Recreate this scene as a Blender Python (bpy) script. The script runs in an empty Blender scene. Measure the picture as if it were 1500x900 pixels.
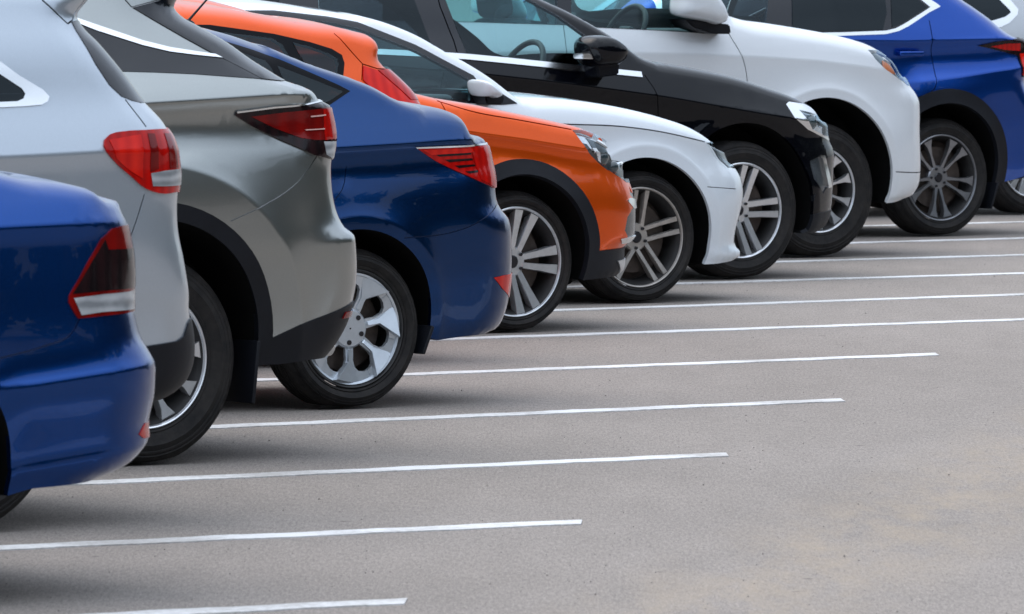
import bpy, bmesh, math, random
import numpy as np
from mathutils import Vector, Matrix
from mathutils.geometry import delaunay_2d_cdt

random.seed(7); RNG = np.random.default_rng(7)
scene = bpy.context.scene
COL = scene.collection
rad = math.radians

# ------------------------------------------------------------------ camera
F_PX, HORIZON, CAM_H = 12000.0, -80.0, 1.81        # focal length in photo pixels, horizon row, eye height
PITCH = math.atan((450 - HORIZON) / F_PX)
def ray(px, py):
    x, y, z = (px - 750) / F_PX, 1.0, -(py - 450) / F_PX
    c, s = math.cos(-PITCH), math.sin(-PITCH)
    return np.array([x, y * c - z * s, y * s + z * c])
def on_ground(px, py):
    d = ray(px, py); t = CAM_H / -d[2]
    return np.array([d[0] * t, d[1] * t])
cam_data = bpy.data.cameras.new('camera'); cam = bpy.data.objects.new('camera', cam_data); COL.objects.link(cam)
cam.location = (0, 0, CAM_H); cam.rotation_euler = (math.pi / 2 - PITCH, 0, 0)
cam_data.sensor_width = 36; cam_data.lens = 36 * F_PX / 1500; cam_data.clip_start = 0.5; cam_data.clip_end = 5000
scene.camera = cam
cam_data.dof.use_dof = True; cam_data.dof.focus_distance = 34; cam_data.dof.aperture_fstop = 20

# ------------------------------------------------------------------ materials
def nt(name):
    m = bpy.data.materials.new(name); m.use_nodes = True
    return m, m.node_tree, m.node_tree.nodes['Principled BSDF']
def simple(name, col, rough=.5, metal=0, coat=0, spec=.5, bump=0, bscale=200, vary=0, vscale=6):
    m, t, b = nt(name)
    b.inputs['Base Color'].default_value = (*col, 1); b.inputs['Roughness'].default_value = rough
    b.inputs['Metallic'].default_value = metal; b.inputs['Coat Weight'].default_value = coat
    b.inputs['Coat Roughness'].default_value = .03; b.inputs['Specular IOR Level'].default_value = spec
    if bump or vary:
        tc = t.nodes.new('ShaderNodeTexCoord')
    if bump:
        n = t.nodes.new('ShaderNodeTexNoise'); n.inputs['Scale'].default_value = bscale; n.inputs['Detail'].default_value = 4
        bp = t.nodes.new('ShaderNodeBump'); bp.inputs['Strength'].default_value = bump; bp.inputs['Distance'].default_value = .004
        t.links.new(tc.outputs['Object'], n.inputs['Vector']); t.links.new(n.outputs['Fac'], bp.inputs['Height']); t.links.new(bp.outputs['Normal'], b.inputs['Normal'])
    if vary:
        n = t.nodes.new('ShaderNodeTexNoise'); n.inputs['Scale'].default_value = vscale; n.inputs['Detail'].default_value = 8; n.inputs['Roughness'].default_value = .65
        r = t.nodes.new('ShaderNodeMapRange'); r.inputs[1].default_value = .3; r.inputs[2].default_value = .7; r.inputs[3].default_value = 1 - vary; r.inputs[4].default_value = 1 + vary
        mx = t.nodes.new('ShaderNodeMix'); mx.data_type = 'RGBA'; mx.blend_type = 'MULTIPLY'; mx.inputs[0].default_value = 1
        mx.inputs[6].default_value = (*col, 1)
        t.links.new(tc.outputs['Object'], n.inputs['Vector']); t.links.new(n.outputs['Fac'], r.inputs[0]); t.links.new(r.outputs[0], mx.inputs[7]); t.links.new(mx.outputs[2], b.inputs['Base Color'])
    return m
def paint(name, col, metal=.35, rough=.38, dirt=.5, dust=(.30, .28, .25), coat=1.0, spec=.2):
    """car paint: metallic base with fine flake, glossy clear coat, a little road dust low on the panels"""
    m, t, b = nt(name)
    N, L = t.nodes, t.links
    b.inputs['Metallic'].default_value = metal; b.inputs['Roughness'].default_value = rough
    b.inputs['Coat Weight'].default_value = coat; b.inputs['Coat IOR'].default_value = 1.40; b.inputs['Specular IOR Level'].default_value = spec
    tc = N.new('ShaderNodeTexCoord')
    fl = N.new('ShaderNodeTexNoise'); fl.inputs['Scale'].default_value = 900; fl.inputs['Detail'].default_value = 1
    r = N.new('ShaderNodeMapRange'); r.inputs[1].default_value = .3; r.inputs[2].default_value = .7; r.inputs[3].default_value = .90; r.inputs[4].default_value = 1.10
    mx = N.new('ShaderNodeMix'); mx.data_type = 'RGBA'; mx.blend_type = 'MULTIPLY'; mx.inputs[0].default_value = 1; mx.inputs[6].default_value = (*col, 1)
    L.new(tc.outputs['Object'], fl.inputs['Vector']); L.new(fl.outputs['Fac'], r.inputs[0]); L.new(r.outputs[0], mx.inputs[7])
    dn = N.new('ShaderNodeTexNoise'); dn.inputs['Scale'].default_value = 6; dn.inputs['Detail'].default_value = 10; dn.inputs['Roughness'].default_value = .72
    sep = N.new('ShaderNodeSeparateXYZ'); zr = N.new('ShaderNodeMapRange')
    zr.inputs[1].default_value = .15; zr.inputs[2].default_value = .75; zr.inputs[3].default_value = .8; zr.inputs[4].default_value = .05
    dr = N.new('ShaderNodeMapRange'); dr.inputs[1].default_value = .42; dr.inputs[2].default_value = .78
    mul = N.new('ShaderNodeMath'); mul.operation = 'MULTIPLY'; mul2 = N.new('ShaderNodeMath'); mul2.operation = 'MULTIPLY'; mul2.inputs[1].default_value = dirt * .35
    L.new(tc.outputs['Object'], dn.inputs['Vector']); L.new(tc.outputs['Object'], sep.inputs[0]); L.new(sep.outputs['Z'], zr.inputs[0])
    L.new(dn.outputs['Fac'], dr.inputs[0]); L.new(dr.outputs[0], mul.inputs[0]); L.new(zr.outputs[0], mul.inputs[1]); L.new(mul.outputs[0], mul2.inputs[0])
    mx2 = N.new('ShaderNodeMix'); mx2.data_type = 'RGBA'; mx2.inputs[7].default_value = (*dust, 1)
    L.new(mul2.outputs[0], mx2.inputs[0]); L.new(mx.outputs[2], mx2.inputs[6]); L.new(mx2.outputs[2], b.inputs['Base Color'])
    cr = N.new('ShaderNodeMapRange'); cr.inputs[3].default_value = .012; cr.inputs[4].default_value = .35
    L.new(mul2.outputs[0], cr.inputs[0]); L.new(cr.outputs[0], b.inputs['Coat Roughness'])
    return m
def glass(name, tint, refl=1.0, rough=.0):
    m = bpy.data.materials.new(name); m.use_nodes = True; t = m.node_tree; t.nodes.clear()
    o = t.nodes.new('ShaderNodeOutputMaterial'); mix = t.nodes.new('ShaderNodeMixShader'); tr = t.nodes.new('ShaderNodeBsdfTransparent'); gl = t.nodes.new('ShaderNodeBsdfGlossy')
    fr = t.nodes.new('ShaderNodeFresnel'); geo = t.nodes.new('ShaderNodeNewGeometry'); ir = t.nodes.new('ShaderNodeMapRange'); ir.inputs[3].default_value = 1.52; ir.inputs[4].default_value = 1 / 1.52   # same reflectance from either side of the pane
    t.links.new(geo.outputs['Backfacing'], ir.inputs[0]); t.links.new(ir.outputs[0], fr.inputs['IOR'])
    mu = t.nodes.new('ShaderNodeMath'); mu.operation = 'MULTIPLY'; mu.inputs[1].default_value = refl
    tr.inputs['Color'].default_value = (*tint, 1); gl.inputs['Roughness'].default_value = rough; gl.inputs['Color'].default_value = (.78, .92, 1.0, 1)
    t.links.new(fr.outputs[0], mu.inputs[0]); t.links.new(mu.outputs[0], mix.inputs[0]); t.links.new(tr.outputs[0], mix.inputs[1]); t.links.new(gl.outputs[0], mix.inputs[2]); t.links.new(mix.outputs[0], o.inputs[0])
    return m
def lens(name, c1, c2, scale=(30, 30, 30), axis='X', rough=.12, dist=3.0):
    """moulded lamp lens: soft inner structure of two tones under a glossy surface"""
    m, t, b = nt(name)
    N, L = t.nodes, t.links
    tc = N.new('ShaderNodeTexCoord'); w = N.new('ShaderNodeTexWave'); w.bands_direction = axis; w.inputs['Scale'].default_value = scale[0]; w.inputs['Distortion'].default_value = dist; w.inputs['Detail'].default_value = 2; w.inputs['Detail Scale'].default_value = .6
    n = N.new('ShaderNodeTexNoise'); n.inputs['Scale'].default_value = 11; n.inputs['Detail'].default_value = 5
    ad = N.new('ShaderNodeMath'); ad.operation = 'MULTIPLY_ADD'; ad.inputs[1].default_value = .4; mr = N.new('ShaderNodeMapRange'); mr.inputs[1].default_value = .35; mr.inputs[2].default_value = .95
    cr = N.new('ShaderNodeMix'); cr.data_type = 'RGBA'; cr.inputs[6].default_value = (*c1, 1); cr.inputs[7].default_value = (*c2, 1)
    L.new(tc.outputs['Object'], w.inputs['Vector']); L.new(tc.outputs['Object'], n.inputs['Vector']); L.new(w.outputs['Fac'], ad.inputs[0]); L.new(n.outputs['Fac'], ad.inputs[2]); L.new(ad.outputs[0], mr.inputs[0]); L.new(mr.outputs[0], cr.inputs[0]); L.new(cr.outputs[2], b.inputs['Base Color'])
    b.inputs['Roughness'].default_value = rough; b.inputs['Specular IOR Level'].default_value = .15; b.inputs['Coat Weight'].default_value = .35; b.inputs['Coat IOR'].default_value = 1.3; b.inputs['Coat Roughness'].default_value = .04
    return m
def rubber():
    """dark tyre rubber with brownish road dust caught on the sidewall and in the tread"""
    m = simple('tyre_rubber', (.0125, .012, .012), .70, spec=.22, bump=.4, bscale=60); t = m.node_tree; N, L = t.nodes, t.links; b = N['Principled BSDF']
    tc = N.new('ShaderNodeTexCoord'); n = N.new('ShaderNodeTexNoise'); n.inputs['Scale'].default_value = 14; n.inputs['Detail'].default_value = 8; n.inputs['Roughness'].default_value = .7
    r = N.new('ShaderNodeMapRange'); r.inputs[1].default_value = .38; r.inputs[2].default_value = .72; r.inputs[4].default_value = .55
    mx = N.new('ShaderNodeMix'); mx.data_type = 'RGBA'; mx.inputs[6].default_value = (.011, .0105, .011, 1); mx.inputs[7].default_value = (.045, .039, .034, 1)
    L.new(tc.outputs['Object'], n.inputs['Vector']); L.new(n.outputs['Fac'], r.inputs[0]); L.new(r.outputs[0], mx.inputs[0]); L.new(mx.outputs[2], b.inputs['Base Color'])
    return m
M = {}
M['black_plastic'] = simple('black_plastic', (.0070, .0080, .0115), .5, spec=.22, bump=.25, bscale=350, vary=.25, vscale=5)
M['dark_void'] = simple('dark_void', (.004, .004, .0045), .9, spec=.1)
M['underbody'] = simple('underbody', (.005, .005, .005), .9, spec=.1, vary=.4)
M['gap'] = simple('panel_gap', (.010, .010, .012), .7, spec=.2)
M['seam'] = simple('pale_seam', (.42, .42, .42), .35, metal=.5)  # bright edge reflection of the silver car's panel gaps, put into their colour
M['seam_blue'] = simple('blue_seam', (.03, .06, .16), .4)
M['gloss_black'] = simple('gloss_black', (.005, .006, .010), .15, spec=.4, coat=.2)
M['pillar'] = simple('pillar_black', (.0035, .004, .006), .5, spec=.12)
M['chrome'] = simple('chrome', (.78, .79, .80), .12, metal=1)
M['satin_chrome'] = simple('satin_chrome', (.80, .81, .82), .22, metal=1)
M['rubber'] = rubber()
M['alloy'] = simple('alloy', (.62, .64, .66), .32, metal=.85, vary=.12, vscale=20)
M['alloy_bright'] = simple('alloy_bright', (.74, .75, .77), .28, metal=.85, vary=.08, vscale=20)
M['alloy_warm'] = simple('alloy_dusty', (.42, .39, .36), .4, metal=.75, vary=.2, vscale=16)
M['alloy_grey'] = simple('alloy_grey', (.26, .265, .28), .33, metal=.85, vary=.15, vscale=20)
M['hubcap'] = simple('hubcap_silver', (.56, .60, .64), .30, metal=.65, vary=.08, vscale=15)
M['barrel'] = simple('rim_barrel', (.045, .044, .044), .5, metal=.7, vary=.3)
M['disc'] = simple('brake_disc', (.075, .060, .052), .5, metal=.7, vary=.4, vscale=12)
M['glass'] = glass('window_glass', (.62, .86, .89), .8)
M['glass_far'] = glass('window_glass_pale', (.74, .96, .97), .7)
M['privacy'] = glass('privacy_glass', (.03, .036, .044), .7)
M['screen'] = glass('windscreen_glass', (.68, .88, .89), .8)
M['lens_cover'] = glass('lens_cover', (.93, .95, .96), 1.0)
M['red'] = lens('red_lens', (.50, .006, .004), (.33, .004, .003), (8,))
M['red_bright'] = lens('red_lens_bright', (.72, .018, .008), (.52, .008, .005), (6,))
M['red_stripe'] = lens('red_lens_striped', (.60, .010, .005), (.16, .003, .003), (13,), 'Z', dist=1.0)
M['red_dark'] = lens('red_lens_smoked', (.030, .004, .005), (.012, .003, .004), (10,))
M['red_deep'] = lens('red_lens_deep', (.20, .005, .004), (.12, .004, .004), (4,))
M['smoke'] = lens('smoked_lens', (.020, .008, .009), (.008, .005, .006), (6,))
M['lamp_smoke'] = simple('lamp_inner', (.10, .12, .13), .25, metal=.6, vary=.5, vscale=18)
M['lamp_white'] = simple('lamp_white', (.66, .70, .72), .25, coat=.4)
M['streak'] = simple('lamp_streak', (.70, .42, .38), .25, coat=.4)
M['clear'] = lens('clear_lens', (.46, .47, .48), (.20, .21, .22), (9,), 'Z', dist=4)
M['amber'] = lens('amber_lens', (.60, .20, .07), (.35, .13, .08), (20,))
M['lamp_bowl'] = simple('lamp_bowl', (.62, .66, .70), .18, metal=.7, vary=.35, vscale=14)
M['lamp_dark'] = simple('lamp_dark', (.035, .04, .045), .25, coat=.5)
M['projector'] = simple('projector_lens', (.03, .045, .05), .05, coat=1)
M['seat'] = simple('seat_cloth', (.05, .052, .055), .8, vary=.2)
M['seat_grey'] = simple('seat_cloth_grey', (.12, .125, .13), .8, vary=.2)
M['trim_dark'] = simple('interior_trim', (.03, .031, .033), .6)

# ------------------------------------------------------------------ object helpers
def tag(o, label=None, cat=None, group=None, kind=None):
    if label: o['label'] = label
    if cat: o['category'] = cat
    if group: o['group'] = group
    if kind: o['kind'] = kind
def empty(name, loc, rz=0):
    o = bpy.data.objects.new(name, None); o.empty_display_size = .3; COL.objects.link(o)
    o.location = loc; o.rotation_euler = (0, 0, rz); return o
def mesh_obj(name, V, Fc, mats, parent=None, matidx=None, normals=None, smooth=True):
    me = bpy.data.meshes.new(name); me.from_pydata([tuple(map(float, v)) for v in V], [], [tuple(map(int, f)) for f in Fc])
    if not isinstance(mats, (list, tuple)): mats = [mats]
    for m in mats: me.materials.append(m)
    if matidx is not None: me.polygons.foreach_set('material_index', np.asarray(matidx, dtype=np.int32))
    me.polygons.foreach_set('use_smooth', np.full(len(me.polygons), smooth))
    me.update()
    if normals is not None and len(normals) == len(me.loops):
        me.normals_split_custom_set([tuple(map(float, n)) for n in normals])
    o = bpy.data.objects.new(name, me); COL.objects.link(o)
    if parent: o.parent = parent
    return o
def from_bm(name, bm, mat, parent=None, smooth=True, angle=40):
    me = bpy.data.meshes.new(name); bmesh.ops.recalc_face_normals(bm, faces=bm.faces[:])
    if smooth:
        for f in bm.faces: f.smooth = True
        for e in bm.edges:
            if len(e.link_faces) == 2 and e.calc_face_angle(0) > rad(angle): e.smooth = False
    bm.to_mesh(me); bm.free()
    for m in (mat if isinstance(mat, (list, tuple)) else [mat]): me.materials.append(m)
    o = bpy.data.objects.new(name, me); COL.objects.link(o)
    if parent: o.parent = parent
    return o
def bm_box(bm, c, s, rot=None, bev=0):
    r = bmesh.ops.create_cube(bm, size=1)
    vs = r['verts']; bmesh.ops.scale(bm, vec=s, verts=vs)
    if bev:
        es = list({e for v in vs for e in v.link_edges})
        g = bmesh.ops.bevel(bm, geom=es, offset=bev, segments=3, affect='EDGES', profile=.5)
        vs = list({v for f in g['faces'] for v in f.verts} | {v for v in vs if v.is_valid})
    if rot is not None: bmesh.ops.rotate(bm, cent=(0, 0, 0), matrix=rot, verts=vs)
    bmesh.ops.translate(bm, vec=c, verts=vs)
def bm_lathe(bm, prof, n=64, mat=0):
    """revolve (radius, y) profile round the Y axis"""
    rings = []
    for r, y in prof:
        rings.append([bm.verts.new((r * math.cos(2 * math.pi * i / n), y, r * math.sin(2 * math.pi * i / n))) for i in range(n)])
    for a, b in zip(rings[:-1], rings[1:]):
        for i in range(n):
            f = bm.faces.new((a[i], a[(i + 1) % n], b[(i + 1) % n], b[i])); f.material_index = mat
    return rings
def spline(P, h, closed=False):
    """Catmull-Rom through P, resampled at about h"""
    P = [np.asarray(p, float) for p in P]
    if len(P) == 2 and not closed:
        n = max(1, int(math.ceil(np.linalg.norm(P[1] - P[0]) / h)))
        return [P[0] + (P[1] - P[0]) * i / n for i in range(n + 1)]
    out = []; n = len(P); rng = range(n) if closed else range(n - 1)
    for i in rng:
        p1, p2 = P[i], P[(i + 1) % n]
        p0 = P[i - 1] if (i > 0 or closed) else 2 * p1 - p2
        p3 = P[(i + 2) % n] if (i + 2 < n or closed) else 2 * p2 - p1
        d1 = max(np.linalg.norm(p2 - p1), 1e-6); d0 = max(np.linalg.norm(p1 - p0), 1e-6); d2 = max(np.linalg.norm(p3 - p2), 1e-6)
        m1 = ((p2 - p1) / d1 * d0 + (p1 - p0) / d0 * d1) / (d0 + d1) * d1
        m2 = ((p3 - p2) / d2 * d1 + (p2 - p1) / d1 * d2) / (d1 + d2) * d1
        k = max(1, int(math.ceil(d1 / h)))
        for j in range(k):
            t = j / k; t2, t3 = t * t, t * t * t
            out.append((2 * t3 - 3 * t2 + 1) * p1 + (t3 - 2 * t2 + t) * m1 + (-2 * t3 + 3 * t2) * p2 + (t3 - t2) * m2)
    if not closed: out.append(P[-1])
    return out
def polyres(P, h, closed=True):
    out = []; n = len(P)
    for i in range(n if closed else n - 1):
        a, b = np.asarray(P[i], float), np.asarray(P[(i + 1) % n], float)
        k = max(1, int(math.ceil(np.linalg.norm(b - a) / h)))
        out += [a + (b - a) * j / k for j in range(k)]
    if not closed: out.append(np.asarray(P[-1], float))
    return out
def inside(poly, Q):
    Q = np.atleast_2d(Q); P = np.asarray(poly); x, y = Q[:, 0], Q[:, 1]; r = np.zeros(len(Q), bool)
    x1, y1 = P[:, 0], P[:, 1]; x2, y2 = np.roll(x1, -1), np.roll(y1, -1)
    for a, b, c, d in zip(x1, y1, x2, y2):
        if b == d: continue
        m = ((b > y) != (d > y)) & (x < (c - a) * (y - b) / (d - b) + a); r ^= m
    return r
def dist_poly(P, Q):
    """distance of points Q to the open polyline P"""
    P = np.asarray(P); Q = np.atleast_2d(Q); best = np.full(len(Q), 1e9)
    for a, b in zip(P[:-1], P[1:]):
        d = b - a; L2 = max(d @ d, 1e-12)
        t = np.clip(((Q - a) @ d) / L2, 0, 1); pr = a + t[:, None] * d
        best = np.minimum(best, np.hypot(*(Q - pr).T))
    return best
def pchip(xs, ys):
    xs, ys = np.asarray(xs, float), np.asarray(ys, float)
    h = np.diff(xs); dl = np.diff(ys) / h; m = np.zeros(len(xs))
    for i in range(1, len(xs) - 1):
        if dl[i - 1] * dl[i] > 0:
            w1, w2 = 2 * h[i] + h[i - 1], h[i] + 2 * h[i - 1]; m[i] = (w1 + w2) / (w1 / dl[i - 1] + w2 / dl[i])
    m[0], m[-1] = dl[0], dl[-1]
    def f(x):
        x = np.asarray(x, float); xc = np.clip(x, xs[0], xs[-1]); i = np.clip(np.searchsorted(xs, xc) - 1, 0, len(xs) - 2)
        t = (xc - xs[i]) / h[i]; t2, t3 = t * t, t ** 3
        r = (2 * t3 - 3 * t2 + 1) * ys[i] + (t3 - 2 * t2 + t) * h[i] * m[i] + (-2 * t3 + 3 * t2) * ys[i + 1] + (t3 - t2) * h[i] * m[i + 1]
        return r + np.where(x > xs[-1], (x - xs[-1]) * m[-1], 0) + np.where(x < xs[0], (x - xs[0]) * m[0], 0)
    return f

# ------------------------------------------------------------------ car bodies
# local frame of a car: x along the car towards its right-hand end in the photo, y away from the viewer, z up.
# The near flank is y = -Y(x, z); the far flank mirrors it; the end and the roof close the shell between them.
TS = np.array([.0025, .012, .03, .06, .10, .155, .225, .31, .41, .53, .67, .83, 1.0])
class Body:
    def __init__(s, contact, theta, W0, R, up, dn, zs=.75, taper=(.05, .9), flare=(.012, .07)):
        s.th = rad(theta); s.W0 = W0; s.R = R
        s.a = np.array([math.sin(s.th), math.cos(s.th)]); s.b = np.array([-math.cos(s.th), math.sin(s.th)])
        g = on_ground(*contact); s.P0 = g + s.b * (W0 - .03)          # ground point under the car's centre line, at the wheel seen
        s.D = g[1]
        s.fu = pchip(*zip(*up)); dd = sorted(dn); s.fd = pchip(*zip(*dd))
        s.zs_pts = None; s.zs0 = zs; s.taper = taper; s.flare = flare
        s.runs = []; s.E = None; s.tops = []; s.ledges = []; s.cot = math.cos(s.th) / math.sin(s.th)
        s.arches = []; s.feat = []; s.cre = []
    # --- pixel -> local
    def plane(s, px, py, yloc):
        d = ray(px, py); o = np.array([0, 0]) - s.P0; n = s.b
        t = (yloc - o @ n) / (d[:2] @ n); w = d[:2] * t
        return np.array([(w - s.P0) @ s.a, CAM_H + d[2] * t])
    def raw(s, p, d=0): return s.plane(p[0], p[1], -s.W0 + d)
    def shoulder(s, p):
        pts = [s.raw(q) if len(q) == 2 else np.array(q[1:]) for q in p]; pts = sorted(pts, key=lambda q: q[0])
        s.zs_pts = np.array(pts)
    def zs(s, x):
        if s.zs_pts is None: return np.full(np.shape(x), s.zs0)
        return np.interp(x, s.zs_pts[:, 0], s.zs_pts[:, 1])
    def W(s, x, z):
        q = z - s.zs(x); w = s.W0 + np.where(q > 0, s.fu(q), s.fd(q))
        for L in s.ledges:
            P, A, ab, be, u0, u1 = L
            zl = np.interp(x, P[:, 0], P[:, 1]); k = z - zl; fade = np.clip((x - u0) / (u1 - u0), 0, 1); fade = fade * fade * (3 - 2 * fade)
            g = np.where(k > 0, np.exp(-np.maximum(k, 0) / ab), np.exp(-(np.minimum(k, 0) / be) ** 2)); w = w + A * fade * g
        for (u, zc, Ra) in s.arches:
            r = np.hypot(x - u, z - zc); w = w + s.flare[0] * np.exp(-np.maximum(r - Ra - (s.flare[2] if len(s.flare) > 2 else 0), 0) / s.flare[1])
        return w
    def endx(s, z):
        return np.interp(z, s.E[:, 1], s.E[:, 0]) if s.E is not None else np.full(np.shape(z), 9.)
    def lendx(s, z): return np.interp(z, s.Lf[:, 1], s.Lf[:, 0])
    def Y(s, x, z):
        x, z = np.asarray(x, float), np.asarray(z, float)
        w = s.W(x, z); a, span = s.taper
        d2 = np.zeros_like(w)
        xe = s.endx(z); k = np.clip(1 - (xe - x) / span, 0, 1); w = w - a * k * k
        rin, rdep, p = s.er; rr = np.interp(z, *rin) if isinstance(rin, tuple) else rin; rd = np.interp(z, *rdep) if isinstance(rdep, tuple) else rdep
        t = np.clip((xe - x) / rr, 0, 1); d2 = d2 + (rd * (1 - (1 - (1 - t) ** p) ** (1 / p))) ** 2
        xl = s.lendx(z); t = np.clip((x - xl) / .35, 0, 1); d2 = d2 + (.4 * (1 - (1 - (1 - t) ** 2.2) ** (1 / 2.2))) ** 2
        k = np.clip(1 - (x - xl) / .9, 0, 1); w = w - .05 * k * k
        dt = np.zeros_like(w)
        for P, rin, rdep in s.tops:
            t = np.clip(dist_poly(P, np.column_stack([x.ravel(), z.ravel()])).reshape(x.shape) / rin, 0, 1)
            dt = np.maximum(dt, rdep * (1 - np.sqrt(1 - (1 - t) ** 2)))
        return w - np.sqrt(d2 + dt * dt)
    def eshift(s, z):
        rin, rdep, p = s.er; rr = np.interp(z, *rin) if isinstance(rin, tuple) else rin; rd = np.interp(z, *rdep) if isinstance(rdep, tuple) else rdep
        t = np.linspace(0, 1, 400); g = -rr * t - rd * (1 - (1 - (1 - t) ** p) ** (1 / p)) * s.cot
        return -g.max()
    def cpt(s, p, grp, rdep=0):
        """contour point: pixel tuple or ('m', u, z)"""
        if p[0] == 'm': return np.array(p[1:], float)
        q = s.raw(p); d = 0
        for _ in range(3):
            d = s.W0 - float(s.W(np.array(q[0]), np.array(q[1])))
            if grp == 'E': d += s.taper[0]
            else: d += .3 * rdep
            q = s.raw(p, max(d, -.05))
        if grp == 'E': q = q + np.array([s.eshift(q[1]), 0])
        return q
    def contour(s, runs, er, h=.025):
        """runs: (group, pts, rin, rdep) in order end(up) - tops(leftwards) - left end(down) - bottoms(rightwards)"""
        s.er = er; last = None; s.h = h
        for k, (grp, pts, rin, rdep) in enumerate(runs):
            P = [s.cpt(p, grp, rdep) for p in pts]
            if last is not None: P[0] = last
            last = P[-1]; s.runs.append([grp, P, rin, rdep])
        s.runs[-1][1][-1] = s.runs[0][1][0]
        C, G = [], []
        for k, (grp, P, rin, rdep) in enumerate(s.runs):
            hh = h if grp in 'EA' or P[0][0] > s.uvis else h * 2.2
            S = polyres(P, hh, False) if grp == 'B' else spline(P, hh)
            s.runs[k].append(np.array(S))
            C += S[:-1]; G += [k] * (len(S) - 1)
            if grp == 'E':
                o = np.array(S); zz = np.maximum.accumulate(o[:, 1]); zz = zz + np.arange(len(zz)) * 1e-6; s.E = np.column_stack([o[:, 0], zz])
            if grp == 'F':
                o = np.array(S)[::-1]; zz = np.maximum.accumulate(o[:, 1]) + np.arange(len(o)) * 1e-6; s.Lf = np.column_stack([o[:, 0], zz])
            if grp in 'TG': s.tops.append((np.array(S), rin, rdep))
        s.C = np.array(C); s.G = G
    def arch(s, u, zc, Ra, zr, zl, n=26):
        """arc run for the bottom contour from the left foot to the right foot"""
        s.arches.append((u, zc, Ra))
        a0 = math.pi - math.asin((zl - zc) / Ra); a1 = math.asin((zr - zc) / Ra)
        return [('m', u + Ra * math.cos(a0 + (a1 - a0) * i / n), zc + Ra * math.sin(a0 + (a1 - a0) * i / n)) for i in range(n + 1)]
    def surf(s, p, off=0):
        """pixel -> (u, z) on the curved flank"""
        if p[0] == 'm': return np.array(p[1:], float)
        q0, q1 = s.raw(p, -.06), s.raw(p, .75); ds = np.linspace(-.06, .75, 271); Q = q0 + (q1 - q0) * ((ds + .06) / .81)[:, None]
        dep = s.W0 - s.Y(Q[:, 0], Q[:, 1]) - off; out = Q[:, 0] > s.endx(Q[:, 1]) + .001
        g = ds - dep; g[out] = -9
        hit = np.nonzero(g >= 0)[0]
        if len(hit):
            i = hit[0]
            return Q[i]
        i = int(np.argmax(g)); q = Q[i].copy(); q[0] = s.endx(q[1]) + .08; return q
    def region(s, part, mat, pts, off=0, smooth=False, parent=None, label=None, closed=True, pri=0, cover=None, far=True):
        P = [s.surf(p) for p in pts]
        P = spline(P, .03, True) if smooth else polyres(P, .03)
        s.feat.append(dict(part=part, mat=mat, P=np.array(P), off=off, parent=parent, label=label, cover=cover, far=far, wrap=12 if part in ('rear_window', 'bumper', 'lower_bumper', 'grille', 'skid_plate', 'air_intake') else 3)); return len(s.feat) - 1
    def line(s, pts, w=.0028, smooth=True, mat='gap', depth=-.007):
        """a panel gap: a narrow groove along a polyline"""
        P = [s.surf(p) for p in pts]; P = np.array(spline(P, .03) if smooth else polyres(P, .03, False))
        T = np.gradient(P, axis=0); T /= np.maximum(np.linalg.norm(T, axis=1), 1e-9)[:, None]; N = np.column_stack([-T[:, 1], T[:, 0]]) * w
        s.feat.append(dict(part='*gap', mat=mat, P=np.vstack([P + N, (P - N)[::-1]]), off=depth, parent=None, label=None, cover=None, far=True))
    def crease(s, pts, smooth=True):
        P = [s.surf(p) if p[0] != 'm' else np.array(p[1:], float) for p in pts]; s.cre.append(np.array(spline(P, .03) if smooth else polyres(P, .03, False)))
    # --- build
    def build(s, root, paintmat, uoff, glassmat='screen', gridh=.04, crown=.035, bulge=.02, gap='gap'):
        C = s.C; n = len(C); V = [tuple(p) for p in C]; Ed = [(i, (i + 1) % n) for i in range(n)]
        cons = [np.vstack([C, C[:1]])]
        def addpoly(P, closed):
            b = len(V); V.extend(map(tuple, P)); m = len(P)
            Ed.extend((b + i, b + (i + 1) % m) for i in range(m if closed else m - 1)); cons.append(np.vstack([P, P[:1]]) if closed else np.array(P))
        for f in s.feat: addpoly(f['P'], True)
        cr = list(s.cre)
        if s.zs_pts is not None:
            xs = np.arange(s.zs_pts[0, 0], s.zs_pts[-1, 0], .03); cr.append(np.column_stack([xs, s.zs(xs)]))
        for L in s.ledges:
            xs = np.arange(max(L[4], L[0][0, 0]), L[0][-1, 0], .025); cr.append(np.column_stack([xs, np.interp(xs, L[0][:, 0], L[0][:, 1])]))
        if len(s.flare) > 2:                              # the edge of the wheel arch flare
            for (u, zc, Ra) in s.arches:
                if u < s.uvis - .4: continue
                q = np.array([(u + (Ra + s.flare[2]) * math.cos(a), zc + (Ra + s.flare[2]) * math.sin(a)) for a in np.linspace(rad(-5), rad(185), 70)])
                cr.append(q[inside(C, q)])
        for P in cr: addpoly(P, False)
        # free points: fillet rows, grid, rows beside creases
        F = []
        for grp, P, rin, rdep, S in s.runs:
            if grp == 'E':
                rr = np.interp(S[:, 1], *s.er[0]) if isinstance(s.er[0], tuple) else s.er[0]
                for t in TS: F.append(np.column_stack([S[:, 0] - rr * t, S[:, 1]]))
            elif grp == 'F':
                for t in TS[2::2]: F.append(np.column_stack([S[:, 0] + .35 * t, S[:, 1]]))
            elif grp in 'TG':
                T = np.gradient(S, axis=0); T /= np.maximum(np.linalg.norm(T, axis=1), 1e-9)[:, None]; N = np.column_stack([-T[:, 1], T[:, 0]])
                for t in TS: F.append(S + N * rin * t)
            elif grp == 'A':
                T = np.gradient(S, axis=0); T /= np.maximum(np.linalg.norm(T, axis=1), 1e-9)[:, None]; N = np.column_stack([-T[:, 1], T[:, 0]])
                for t in (.015, .04, .08): F.append(S + N * t)
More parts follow.
